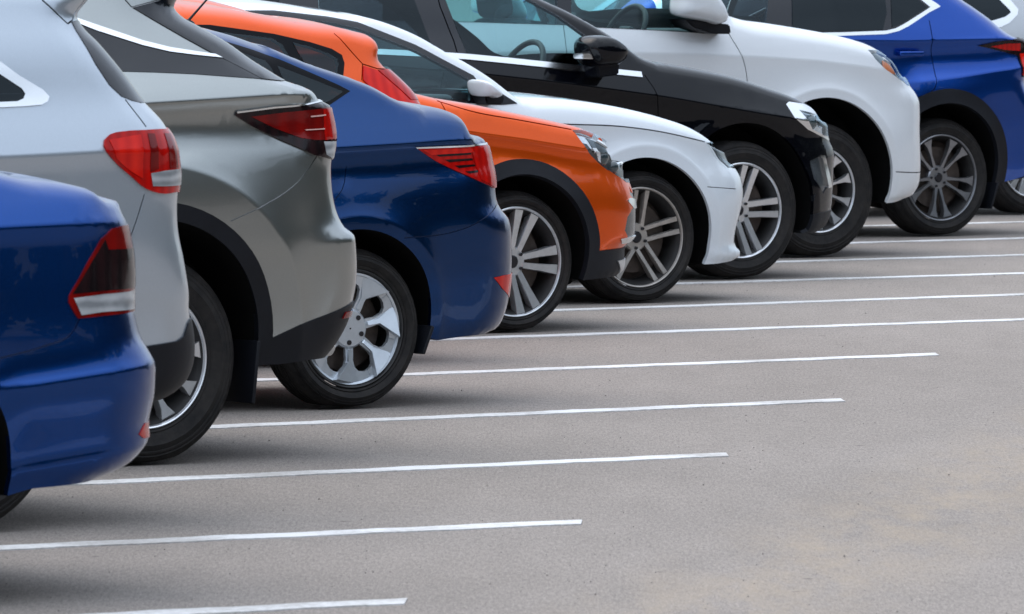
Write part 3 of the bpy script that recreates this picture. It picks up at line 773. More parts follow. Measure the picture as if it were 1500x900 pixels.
# ================================================================== 1 blue sedan, nearest
def car1():
    r = car_root('sedan', 'blue sedan with dark smoked tail light over a white lens, cut by left edge')
    b = Body((-150, 897), HEAD, .865, .312, [(0, 0), (.05, -.030), (.12, -.085), (.25, -.15), (.6, -.33)], SEC_DN, taper=(.06, .9))
    b.uvis = .0; b.shoulder([('m', -3.2, .80), ('m', -1.2, .93), (0, 334), (147, 327), (200, 324)])
    b.ledges = [(np.array([b.raw(p, .1) for p in [(-40, 568), (27, 561), (120, 547), (230, 530)]]), .030, .035, .16, .15, .42),
                (np.array([b.raw(p, .1) for p in [(-40, 697), (13, 689), (143, 667), (230, 655)]]), .012, .012, .10, .25, .45)]
    bt = bottoms(b, .30, [(-2.55, .33, .375), (0, .33, .375)], [(50, 717), (135, 704)])
    runs = [('E', [(135, 704), (160, 695), (187, 680), (205, 660), (213, 643), (211, 630), (214, 612), (219, 590), (222, 560), (220, 533), (213, 520), (200, 497), (193, 470), (190, 455), (190, 430), (190, 400), (187, 363), (181, 333), (173, 316), (167, 298)], 0, 0),
            ('T', [(167, 298), (162, 287), (153, 280), (133, 274), (100, 268), (50, 263), (0, 253), ('m', .02, 1.23)], .05, .06),
            ('G', m_((.02, 1.23), (-.3, 1.36), (-.62, 1.45)), .05, .09), ('T', m_((-.62, 1.45), (-1.2, 1.48), (-1.75, 1.43)), .08, .16),
            ('G', m_((-1.75, 1.43), (-2.05, 1.26), (-2.4, 1.02)), .05, .09), ('T', m_((-2.4, 1.02), (-2.9, .95), (-3.2, .85), (-3.32, .74)), .10, .15),
            ('F', m_((-3.32, .74), (-3.38, .6), (-3.38, .42), (-3.32, .32), (-3.25, .30)), 0, 0)] + bt
    b.contour(runs, (.30, .38, 2.2)); b.glassnames = {2: 'rear_window', 4: 'windscreen'}
    g = [(-60, 537), (0, 525), (67, 507), (100, 493), (110, 480), (115, 468)]
    b.region('bumper', BLUE1, g + [(150, 464), (240, 456), (260, 560), (240, 720), (100, 760), (-70, 760)])
    b.line(g)
    L = b.region('tail_light', 'red_deep', [(178, 331), (163, 335), (147, 350), (128, 383), (113, 410), (100, 433), (99, 443), (106, 456), (113, 467), (150, 463), (192, 457), (205, 455), (206, 400), (200, 363), (192, 331)], off=.004)
    b.region('smoked_lens', 'smoke', [(152, 352), (133, 383), (118, 410), (105, 431), (150, 426), (205, 419), (205, 366), (157, 366)], off=.006, parent=L)
    b.region('reverse_lens', 'clear', [(107, 437), (150, 431), (205, 423), (205, 452), (150, 457), (118, 462)], off=.006, parent=L)
    b.region('reflector', 'red', [(203, 637), (212, 620), (225, 616), (225, 643), (209, 642)], off=.003)
    uo = -1.2; b.build(r, BLUE1, uo, gap='seam_blue'); finish(r, b, uo)
    wheels(r, b, uo, (0, -2.55), .66, 'multi10', rot=.2)
    underbody(r, -3.1 - uo, .45 - uo, .865, z0=.30, wheels=[(-2.55 - uo, .42), (0 - uo, .42)])
# ================================================================== 2 silver-white SUV
def car2():
    r = car_root('suv', 'pale silver SUV with bright red tail light and chrome framed rear side window', 'car')
    b = Body((-60, 784), HEAD, .945, .365, [(0, 0), (.07, -.022), (.16, -.05), (.32, -.085), (.5, -.15), (.7, -.25), (.9, -.36)], SEC_DN, zs=1.0)
    b.uvis = -.3; b.shoulder([('m', -3, .95), (-100, 232), (0, 231), (100, 226), (170, 222), (300, 222)])
    bt = bottoms(b, .30, [(-2.72, .40, .46), (0, .40, .46)], [(205, 592)])
    runs = [('E', [(205, 592), (233, 585), (257, 570), (269, 556), (277, 535), (279, 502), (276, 478), (273, 458), (273, 430), (269, 402), (264, 374), (258, 345), (256, 320), (256, 300), (257, 286), (259, 268), (259, 247), (256, 222), (249, 202), (241, 190), (236, 182), (208, 151), (175, 107), (140, 65), (113, 36), (109, 28), (125, 0), (146, -32)], 0, 0),
            ('T', [(146, -32), ('m', .35, 1.74), ('m', -.6, 1.78), ('m', -1.5, 1.77), ('m', -2.0, 1.70)], .10, .18),
            ('G', m_((-2.0, 1.70), (-2.4, 1.45), (-2.8, 1.15)), .05, .09), ('T', m_((-2.8, 1.15), (-3.3, 1.06), (-3.55, .95)), .10, .15),
            ('F', m_((-3.55, .95), (-3.65, .75), (-3.65, .5), (-3.55, .32), (-3.45, .30)), 0, 0)] + bt
    b.contour(runs, (.26, .32, 2.3)); b.glassnames = {2: 'windscreen'}
    W = b.region('window_trim', 'satin_chrome', [(-120, 0), (-120, 160), (0, 158), (40, 156), (60, 154), (69, 149), (71, 142), (62, 132), (25, 110), (0, 91), (-60, 50)], off=.004)
    b.region('side_window', 'privacy', [(-120, 12), (-120, 151), (0, 150), (24, 149), (33, 145), (36, 138), (31, 130), (0, 110), (-60, 70)], off=.001)
    b.region('rear_window', 'gloss_black', [(104, 32), (118, 57), (139, 94), (160, 125), (178, 142), (194, 148), (208, 151), (235, 152), (190, 90), (140, 40), (112, 30)], off=.002)
    b.region('lower_bumper', 'black_plastic', [(60, 522), (150, 515), (211, 508), (258, 500), (268, 493), (274, 474), (277, 468), (300, 466), (310, 600), (100, 640)], off=.006)
    arch_trim(b, 1, .06); arch_trim(b, 0, .06)
    b.line([(61, 0), (80, 17), (99, 35)]); b.line([(99, 35), (106, 30), (126, -3)], smooth=False); b.line([(183, 146), (197, 164), (214, 186)]); b.line([(211, 285), (204, 310), (192, 345)], w=.002)
    L = b.region('tail_light', 'red', [(151, 214), (152, 205), (159, 198), (178, 193.5), (211, 191.5), (245, 190), (275, 195), (285, 225), (285, 260), (285, 281), (258, 281), (230, 283), (213, 277), (190, 258), (168, 238)], off=.006, smooth=True)
    b.region('lamp_band', 'red_bright', [(158, 206), (204, 198), (207, 262), (185, 248), (168, 232)], off=.008, parent=L)
    b.region('lamp_band', 'red_deep', [(214, 197), (224, 197), (230, 248), (218, 252)], off=.008, parent=L)
    b.region('lamp_band', 'red_deep', [(238, 197), (247, 197), (258, 246), (246, 247)], off=.008, parent=L)
    b.region('reverse_lens', 'clear', [(219, 254), (240, 250), (285, 246), (285, 271), (240, 273), (222, 273)], off=.008, parent=L)
    uo = -1.25; b.build(r, WHITE2, uo); finish(r, b, uo)
    wheels(r, b, uo, (0, -2.72), .66, 'twin5', rot=.3)
    underbody(r, -3.4 - uo, .6 - uo, .945, z0=.27, z1=.8, wheels=[(-2.72 - uo, .5), (0 - uo, .5)])
# ================================================================== 3 silver SUV with floating roof
def car3():
    r = car_root('suv', 'grey silver SUV with black wheel arch trim and dark pointed red tail light', 'car')
    b = Body((216, 683), HEAD, .95, .372, [(0, 0), (.05, -.022), (.12, -.065), (.22, -.11), (.35, -.16), (.55, -.26), (.7, -.34)],
             [(-.95, -.10), (-.7, -.05), (-.52, -.012), (-.36, -.002), (-.22, -.012), (-.12, -.035), (-.05, -.030), (0, 0)], taper=(.05, .8), flare=(.034, .11, .19))
    b.uvis = -.25; b.shoulder([('m', -3, .98), ('m', -1.2, 1.10), (212, 153), (340, 145), (460, 137), (520, 133)])
    b.ledges = [(np.array([b.raw(p, .1) for p in [(380, 364), (429, 359), (480, 353), (560, 347)]]), .040, .06, .22, .62, .95)]
    bt = bottoms(b, .34, [(-2.79, .40, .46), (0, .40, .46)], [(410, 534), (453, 528), (474, 524)])
    runs = [('E', [(474, 524), (484, 512), (497, 492), (507, 471), (513, 449), (519, 420), (520, 398), (519, 376), (517, 353), (515, 346), (502, 335), (491, 313), (486, 291), (483, 264), (483, 240), (486, 224), (488, 205), (486, 187), (482, 168), (479, 157), (469, 152), (464, 148), (461, 142), (456, 136), (441, 128), (411, 118), (393, 107), (367, 91), (329, 64), (287, 40), (260, 24), (250, 12), (254, 0), (274, -32)], 0, 0),
            ('T', [(274, -32), ('m', .2, 1.72), ('m', -.7, 1.74), ('m', -1.4, 1.72), ('m', -1.9, 1.62)], .09, .16),
            ('G', m_((-1.9, 1.62), (-2.3, 1.4), (-2.75, 1.13)), .05, .09), ('T', m_((-2.75, 1.13), (-3.3, 1.04), (-3.6, .92)), .10, .15),
            ('F', m_((-3.6, .92), (-3.72, .7), (-3.72, .5), (-3.6, .36), (-3.5, .34)), 0, 0)] + bt
    b.contour(runs, (.26, .30, 2.4)); b.glassnames = {2: 'windscreen'}
    gap = [(464, 229), (450, 250), (436, 267), (418, 282), (384, 302), (337, 324)]
    b.region('bumper', SILVER3, gap + [(345, 335), (366, 367), (382, 409), (392, 470), (396, 497), (440, 477), (515, 444), (560, 440), (560, 228)])
    b.line(gap, w=.0022)
    b.region('lower_bumper', 'black_plastic', [(392, 494), (397, 496), (440, 476), (515, 443), (560, 438), (560, 570), (360, 570), (383, 520)], off=.004)
    arch_trim(b, 1, .062); arch_trim(b, 0, .062)
    b.region('reflector', 'red_deep', [(499, 466), (504, 457), (535, 452), (535, 462)], off=.010)
    Q = b.region('rear_pillar', 'gloss_black', [(105, 29), (140, 43), (207, 66), (247, 76), (285, 81), (322, 85), (352, 99), (385, 116), (340, 113), (287, 109), (230, 106.5), (175, 105), (140, 68), (116, 40)], off=.002)
    b.region('chrome_strip', 'satin_chrome', [(100, 23), (140, 37), (207, 60), (247, 70), (285, 76), (325, 82), (327, 86), (285, 81.5), (247, 76.5), (207, 67), (140, 45.5), (104, 31)], off=.006)
    b.region('rear_window', 'gloss_black', [(193, 11), (215, 5), (238, -1), (275, -2), (300, 25), (350, 56), (400, 92), (432, 119), (411, 119), (383, 116), (345, 96), (308, 77), (270, 56), (233, 35)], off=.003)
    b.line([(183, 0), (193, 11), (215, 5), (238, -1)], smooth=False)
    L = b.region('tail_light', 'smoke', [(343, 169), (346, 163), (400, 157), (465, 152), (510, 152), (510, 232), (484, 234), (460, 228), (410, 206), (367, 185)], off=.006)
    b.region('brake_lens', 'red_deep', [(366, 171), (420, 164), (473, 159), (510, 159), (510, 206), (460, 206), (439, 203), (400, 188)], off=.008, parent=L)
    b.region('brake_lens', 'red', [(471, 161), (510, 160), (510, 206), (474, 206)], off=.010, parent=L)
    for q in ([(452, 170), (473, 168), (473, 170), (453, 172)], [(444, 190), (472, 188.5), (472, 190.5), (445, 192)]): b.region('lamp_rib', 'streak', q, off=.012, parent=L)
    b.region('reverse_lens', 'clear', [(472, 208), (510, 208), (510, 231), (484, 232), (476, 227)], off=.008, parent=L)
    b.region('chrome_strip', 'satin_chrome', [(345, 163), (400, 155.5), (466, 149.5), (510, 149), (510, 152), (466, 152.5), (400, 158.5), (346, 166)], off=.008)
    uo = -1.25; b.build(r, SILVER3, uo, gap='seam'); finish(r, b, uo)
    wheels(r, b, uo, (0, -2.79), .645, 'multi10', mat='alloy_bright', rot=.12, w=.24, dish=.03)
    underbody(r, -3.4 - uo, .62 - uo, .95, z0=.30, z1=.9, wheels=[(-2.79 - uo, .52), (0 - uo, .52)])
    slab(r, 'mud_flap', 'black_plastic', b, uo, (384, 500), (376, 592), -.93, -.66, .014)
    slab(r, 'mud_flap', 'black_plastic', b, uo, (384, 500), (376, 592), .66, .93, .014)
    q = b.surf((478, 508)); bm = bmesh.new()
    bmesh.ops.create_cone(bm, cap_ends=True, segments=32, radius1=.045, radius2=.045, depth=.16, matrix=Matrix.Translation((q[0] - uo + .06, -.60, q[1] + .0)) @ Matrix.Rotation(rad(90), 4, 'Y'))
    from_bm('exhaust_tip', bm, M['chrome'], r)
# ================================================================== 4 deep blue sedan
def car4():
    r = car_root('sedan', 'dark blue sedan with silver hubcap and striped red tail light, in front of orange cars')
    b = Body((518, 600), HEAD, .885, .315, [(0, 0), (.05, -.030), (.12, -.075), (.20, -.115), (.34, -.175), (.58, -.32)],
             [(-.9, -.10), (-.62, -.05), (-.45, -.012), (-.3, .0), (-.18, -.008), (-.09, -.026), (-.035, -.020), (0, 0)], taper=(.06, .9), flare=(.018, .06, .05))
    b.uvis = -.6; b.shoulder([('m', -3.2, .84), ('m', -1.6, .95), (484, 218), (600, 211), (702, 204), (780, 199)])
    bt = bottoms(b, .27, [(-2.7, .33, .375), (0, .33, .375)], [(645, 499), (680, 494), (712, 488)])
    runs = [('E', [(712, 488), (724, 484), (731, 476), (738, 461), (744, 435), (747, 412), (748, 393), (748, 370), (747, 338), (743, 322), (734, 311), (728, 302), (724, 284), (723, 273), (720, 249), (713, 218), (710, 209), (706, 202)], 0, 0),
            ('T', [(706, 202), (702, 194), (697, 184), (689, 173), (674, 164), (653, 158), (622, 156)], .07, .09),
            ('G', [(622, 156), (604, 151), (587, 145), (547, 124), (507, 109), (453, 91), (387, 63)], .05, .08), ('T', [(387, 63), (333, 46), (285, 38), ('m', -.85, 1.50), ('m', -1.3, 1.495), ('m', -1.8, 1.43)], .08, .14),
            ('G', m_((-1.8, 1.43), (-2.1, 1.26), (-2.5, 1.02)), .05, .09), ('T', m_((-2.5, 1.02), (-3.0, .96), (-3.35, .85), (-3.5, .74)), .10, .15),
            ('F', m_((-3.5, .74), (-3.56, .6), (-3.56, .42), (-3.5, .29), (-3.42, .27)), 0, 0)] + bt
    b.contour(runs, (.30, .38, 2.2)); b.glassnames = {2: 'rear_window', 4: 'windscreen'}
    b.region('window_frame', 'pillar', [(331, 62), (370, 74), (407, 87), (472, 115), (495, 125), (512, 134), (483, 154), (400, 163), (250, 172), (-60, 172), (-60, 60), (150, 42), (250, 46), (290, 51)], off=.003)
    b.region('side_window', 'privacy', [(250, 55), (330, 70), (388, 90), (396, 100), (424, 158), (250, 167)], off=.004)
    b.region('side_window', 'privacy', [(405, 97), (470, 122), (502, 135), (480, 150), (434, 157)], off=.004)
    b.region('side_window', 'privacy', [(-50, 68), (150, 48), (236, 53), (236, 167), (-50, 167)], off=.004)
    gap = [(727, 300), (712, 318), (690, 331), (660, 341), (592, 349)]
    b.region('bumper', BLUE4, gap + [(605, 385), (622, 424), (632, 470), (640, 520), (780, 520), (780, 297)]); b.line(gap, w=.002)
    b.line([(507, 244), (504, 268), (489, 294), (460, 310)], w=.0016, depth=-.003)
    b.region('chrome_strip', 'satin_chrome', [(608, 215), (660, 213), (740, 211), (740, 213.5), (660, 216), (610, 217.5)], off=.006)
    L = b.region('tail_light', 'red', [(610, 217), (660, 215.5), (740, 213), (745, 278), (722, 276), (699, 265), (665, 250), (637, 236)], off=.005)
    b.region('brake_lens', 'red', [(688, 217), (745, 215), (745, 278), (722, 275), (703, 264)], off=.008, parent=L)
    for q in ([(636, 226), (688, 224), (689, 226.5), (642, 229.5)], [(650, 234), (690, 232), (691, 235), (657, 238)], [(664, 243), (694, 241), (695, 244), (671, 247)], [(680, 252), (698, 250), (699, 253), (687, 255)]): b.region('lamp_rib', 'smoke', q, off=.0065, parent=L)
    b.region('brake_lens', 'red_bright', [(618, 219), (690, 217.5), (692, 223), (630, 227)], off=.007, parent=L)
    b.region('reflector', 'red_bright', [(723, 407), (740, 403), (760, 400), (760, 438), (745, 436), (736, 424)], off=.003)
    uo = -1.25; b.build(r, BLUE4, uo, gap='seam_blue'); finish(r, b, uo)
    wheels(r, b, uo, (0, -2.7), .725, 'wedge7', mat='hubcap', rot=.22, w=.205, dish=.02, lip=1)
    underbody(r, -3.4 - uo, .55 - uo, .885, z0=.23, z1=.7, wheels=[(-2.7 - uo, .43), (0 - uo, .43)])
    for s in (-1, 1): slab(r, 'mud_flap', 'black_plastic', b, uo, (636, 478), (622, 519), s * .77 - .11, s * .77 + .11, .014)
    # roof aerial
    a, c = b.plane(271, 36, 0), b.plane(308, -6, 0); bm = bmesh.new(); d = Vector((c[0] - a[0], 0, c[1] - a[1]))
    bmesh.ops.create_cone(bm, cap_ends=True, segments=10, radius1=.006, radius2=.0035, depth=d.length, matrix=Matrix.Translation(((a[0] + c[0]) / 2 - uo, 0, (a[1] + c[1]) / 2)) @ d.to_track_quat('Z', 'Y').to_matrix().to_4x4())
    bmesh.ops.create_uvsphere(bm, u_segments=16, v_segments=8, radius=.03, matrix=Matrix.Translation((a[0] - uo, 0, a[1])) @ Matrix.Diagonal((1.5, .7, .7, 1)))
    from_bm('aerial', bm, M['black_plastic'], r)
# ================================================================== 5 orange hatchback
def car5():
    r = car_root('hatchback', 'orange hatchback with roof spoiler and red tail light, mostly hidden behind dark blue sedan')
    b = Body((470, 538), HEAD, .86, .31, [(0, 0), (.06, -.018), (.15, -.045), (.3, -.095), (.5, -.17), (.7, -.26)], SEC_DN, zs=.9)
    b.uvis = -.6
    bt = bottoms(b, .27, [(-2.5, .33, .375), (0, .33, .375)], [('m', .72, .3)])
    runs = [('E', [('m', .72, .3), ('m', .86, .36), ('m', .90, .55), ('m', .86, .75), ('m', .80, .92), (618, 165), (612, 152), (603, 138), (587, 121), (573, 108), (558, 95), (553, 88), (553, 67), (552, 56)], 0, 0),
            ('T', [(552, 56), (548, 48), (533, 45), (510, 39), (453, 32), (384, 20), (347, 13), (293, 7), (250, 3), ('m', -.95, 1.575), ('m', -1.35, 1.55), ('m', -1.6, 1.48)], .07, .13),
            ('G', m_((-1.6, 1.48), (-1.9, 1.28), (-2.25, 1.03)), .05, .09), ('T', m_((-2.25, 1.03), (-2.8, .95), (-3.05, .82)), .10, .15),
            ('F', m_((-3.05, .82), (-3.15, .65), (-3.15, .42), (-3.1, .29), (-3.0, .27)), 0, 0)] + bt
    b.contour(runs, (([1.0, 1.25, 1.36], [.20, .16, .07]), ([1.0, 1.25, 1.36], [.24, .18, .09]), 2.3)); b.glassnames = {2: 'windscreen'}
    b.region('window_frame', 'pillar', [(240, 36), (307, 37), (400, 50), (453, 62), (485, 72), (500, 81), (504, 93), (502, 112), (470, 150), (300, 165), (150, 165), (150, 36)], off=.003)
    b.region('side_window', 'glass', [(428, 63), (453, 69), (480, 79), (492, 86), (495, 95), (492, 112), (466, 132), (452, 105)], off=.005)
    b.region('side_window', 'glass', [(290, 44), (398, 57), (412, 66), (446, 120), (450, 150), (290, 158)], off=.005)
    L = b.region('tail_light', 'red_bright', [(530, 97), (552, 104), (575, 104), (600, 125), (625, 150), (618, 158), (575, 150), (545, 132), (531, 118)], off=.006)
    b.region('lamp_band', 'red', [(552, 104), (575, 104), (600, 125), (625, 150), (600, 147)], off=.009, parent=L)
    b.line([(489, 49), (510, 71), (531, 94)], smooth=False); b.line([(531, 94), (553, 101), (575, 103)], smooth=False); b.line([(531, 94), (530, 118)], smooth=False)
    uo = -1.1; b.build(r, ORANGE5, uo); finish(r, b, uo)
    wheels(r, b, uo, (0, -2.5), .68, 'twin5', rot=.1, w=.2)
    underbody(r, -3.0 - uo, .6 - uo, .86, wheels=[(-2.5 - uo, .43), (0 - uo, .43)]); cabin(r, -1, -2.0 - uo, .98, .86)
# ================================================================== 6 orange crossover
def car6():
    r = car_root('crossover', 'orange crossover nose with headlight and black wheel arch trim beside the white sedan')
    b = Body((757, 488), 55, .88, .332, [(0, 0), (.04, -.012), (.10, -.030), (.18, -.062), (.30, -.11), (.5, -.2), (.7, -.3)],
             [(-.85, -.09), (-.6, -.04), (-.42, -.006), (-.25, .006), (-.14, -.006), (-.07, -.020), (-.025, -.018), (0, 0)], taper=(.06, .8), flare=(.020, .09))
    b.uvis = -.9; b.shoulder([('m', -3.2, 1.0), ('m', -1.2, .97), (640, 188), (705, 197), (771, 206), (820, 214), (859, 220), (950, 235)])
    bt = bottoms(b, .24, [(-2.6, .35, .39), (0, .35, .39)], [(880, 408), (900, 403)])
    runs = [('E', [(900, 403), (908, 396), (911, 378), (912, 364), (921, 356), (929, 348), (930, 335), (931, 320), (930, 301), (925, 279), (920, 266), (918, 252), (914, 238)], 0, 0),
            ('T', [(914, 238), (909, 225), (899, 209), (881, 197), (857, 187), (832, 181), (796, 173), (747, 163), (698, 153), (649, 145), (610, 136)], .05, .07),
            ('G', [(610, 136), (585, 123), (560, 110), (500, 77), (440, 45), (390, 21)], .05, .08), ('T', [(390, 21), (350, 8), (300, -3), ('m', -2.2, 1.60), ('m', -2.9, 1.53), ('m', -3.05, 1.48)], .08, .14),
            ('G', m_((-3.05, 1.48), (-3.25, 1.25), (-3.36, 1.05)), .05, .09),
            ('F', m_((-3.36, 1.05), (-3.45, .85), (-3.48, .6), (-3.44, .32), (-3.35, .24)), 0, 0)] + bt
    b.contour(runs, (.40, .44, 2.1)); b.glassnames = {2: 'windscreen', 4: 'rear_window'}
    b.region('lower_bumper', 'black_plastic', [(845, 366), (874, 368), (890, 366), (907, 364), (950, 361), (950, 440), (830, 440)], off=.006)
    b.region('skid_plate', 'alloy', [(902, 382), (918, 377), (950, 374), (950, 392), (905, 398)], off=.012)
    arch_trim(b, 1, .072); arch_trim(b, 0, .072)
    b.region('fog_lamp', 'lamp_dark', [(915, 338), (919, 318), (926, 306), (950, 300), (950, 350), (920, 350)], off=-.004)
    b.region('grille', 'lamp_dark', [(921, 272), (926, 282), (950, 290), (950, 300), (931, 298), (923, 286)], off=-.004)
    b.region('bumper_trim', 'satin_chrome', [(909, 350), (922, 347), (950, 345), (950, 352), (925, 353), (910, 357)], off=.004)
    b.region('chrome_strip', 'chrome', [(918, 294), (922, 290), (940, 300), (940, 306), (928, 306)], off=.004)
    H = b.region('headlight', 'lamp_bowl', [(838, 191), (852, 190), (876, 198), (898, 213), (909, 227), (940, 236), (945, 270), (918, 268), (898, 254), (881, 242), (861, 221)], off=-.025, cover='lens_cover')
    b.region('headlight_surround', 'lamp_smoke', [(862, 198), (880, 204), (899, 218), (912, 236), (945, 240), (945, 266), (914, 262), (893, 248), (876, 228)], off=-.022, parent=H)
    b.region('headlight_surround', 'lamp_dark', [(853, 208), (862, 210), (872, 222), (885, 238), (893, 252), (881, 243), (861, 222)], off=-.015, parent=H)
    b.region('indicator', 'lamp_white', [(870, 216), (876, 216), (885, 240), (879, 236)], off=-.012, parent=H)
    b.region('lamp_rib', 'lamp_white', [(878, 201), (899, 214), (911, 230), (930, 238), (930, 242), (909, 233), (897, 218), (877, 204)], off=-.012, parent=H)
    b.line([(640, 148), (690, 163), (760, 176), (837, 190)], w=.003); b.line([(637, 143), (649, 156), (656, 170)], w=.003)
    b.region('window_frame', 'pillar', [(330, 25), (390, 34), (440, 58), (500, 90), (560, 125), (590, 150), (540, 160), (330, 150)], off=.003)
    b.region('side_window', 'glass', [(340, 33), (388, 42), (436, 65), (500, 100), (560, 136), (572, 152), (340, 145)], off=.005)
    uo = -1.2; b.build(r, ORANGE6, uo); finish(r, b, uo)
    wheels(r, b, uo, (0, -2.6), .765, 'twin5', mat='alloy', rot=.02, w=.215, dish=.025)
    for q, rr in (((886, 232), .040), ((903, 246), .032)): bead(r, 'projector', 'projector', b, uo, q, rr, .03)
    underbody(r, -3.3 - uo, .55 - uo, .88, z0=.2, z1=.75, wheels=[(-2.6 - uo, .46), (0 - uo, .46)]); cabin(r, 1, -.75 - uo, 1.05, .88)
# ================================================================== 7 white sedan
def car7():
    r = car_root('sedan', 'white sedan with dusty twin-spoke wheel and long bonnet, in front of the black SUV')
    b = Body((939, 445), 59, .92, .335, [(0, 0), (.03, -.008), (.08, -.028), (.15, -.060), (.25, -.10), (.4, -.17), (.6, -.28), (.75, -.36)],
             [(-.85, -.09), (-.6, -.045), (-.42, -.008), (-.25, .004), (-.12, -.001), (-.04, -.003), (0, 0)], taper=(.07, .9), flare=(.020, .06, .06))
    b.uvis = -1.9; b.shoulder([('m', -3.9, .98), ('m', -1.2, .99), (780, 181), (839, 182.5), (904, 185), (964, 192.5), (1031, 207), (1120, 228)])
    bt = bottoms(b, .19, [(-2.9, .325, .415), (0, .325, .415)], [(1055, 387), (1074, 381)])
    runs = [('E', [(1074, 381), (1083, 377), (1083, 370), (1076, 362), (1075, 352), (1077, 340), (1084, 313), (1088, 293), (1088, 275), (1085, 262), (1079, 251), (1074, 244), (1066, 227)], 0, 0),
            ('T', [(1066, 227), (1054, 208), (1036, 196), (1012, 184), (976, 172), (928, 160), (856, 148), (808, 144), (774, 144)], .06, .10),
            ('G', [(774, 144), (764, 146), (751, 137), (725, 117), (693, 96), (651, 73), (608, 49), (565, 32), (523, 21)], .04, .06), ('T', [(523, 21), (480, 15), (453, 11), (400, 5), (360, 3), ('m', -2.5, 1.52), ('m', -3.0, 1.46)], .06, .12),
            ('G', m_((-3.0, 1.46), (-3.3, 1.3), (-3.6, 1.12)), .05, .09), ('T', m_((-3.6, 1.12), (-3.85, 1.09), (-4.0, 1.05)), .06, .1),
            ('F', m_((-4.0, 1.05), (-4.08, .85), (-4.08, .5), (-4.0, .3), (-3.9, .19)), 0, 0)] + bt
    b.contour(runs, (.42, .50, 2.2)); b.glassnames = {2: 'windscreen', 4: 'rear_window'}
    b.region('window_frame', 'gloss_black', [(330, 16), (400, 16), (480, 25), (523, 33), (565, 49), (608, 66), (651, 89), (693, 111), (697, 116), (697, 152), (600, 146), (480, 140), (330, 132)], off=.003)
    b.region('side_window', 'glass', [(440, 28), (480, 33), (523, 42), (565, 58), (608, 75), (651, 98), (686, 117), (688, 119), (688, 148), (600, 141), (480, 134), (440, 130)], off=.005)
    b.region('side_window', 'glass', [(345, 24), (400, 23), (425, 26), (425, 129), (345, 127)], off=.005)
    b.region('mirror_panel', 'black_plastic', [(697, 122), (715, 130), (735, 138), (757, 152), (735, 154), (697, 153)], off=.004)
    b.line([(800, 181), (839, 182.5), (904, 185), (964, 192.5), (1033, 208)], w=.0035); b.line([(1036, 274), (1078, 277)], w=.002)
    H = b.region('headlight', 'lamp_bowl', [(1034, 209), (1053, 207), (1085, 212), (1095, 248), (1073, 246), (1066, 249), (1055, 241), (1046, 230)], off=-.02, cover='lens_cover')
    b.region('headlight_surround', 'lamp_smoke', [(1042, 211), (1054, 210), (1090, 216), (1090, 242), (1072, 243), (1058, 232)], off=-.016, parent=H)
    b.region('lamp_rib', 'lamp_white', [(1037, 211), (1041, 211), (1056, 234), (1068, 245), (1085, 245), (1085, 248), (1066, 248), (1054, 239)], off=-.010, parent=H)
    uo = -1.6; b.build(r, WHITE7, uo); finish(r, b, uo)
    wheels(r, b, uo, (0, -2.9), .745, 'twin5thin', mat='alloy_warm', rot=.25, w=.235, dish=.04)
    side_mirror(r, b, [(704, 117), (711, 119), (719, 125), (728, 134), (732, 141), (728, 144), (718, 142), (709, 141), (704, 130)], uo, WHITE7, yb=.03, base=[(704, 138), (734, 141), (731, 153), (708, 154)], basemat='black_plastic')
    underbody(r, -3.9 - uo, .55 - uo, .92, z0=.17, z1=.7, wheels=[(-2.9 - uo, .48), (0 - uo, .48)]); cabin(r, 1, -.90 - uo, 1.03, .92, 'seat_grey', side=-1)
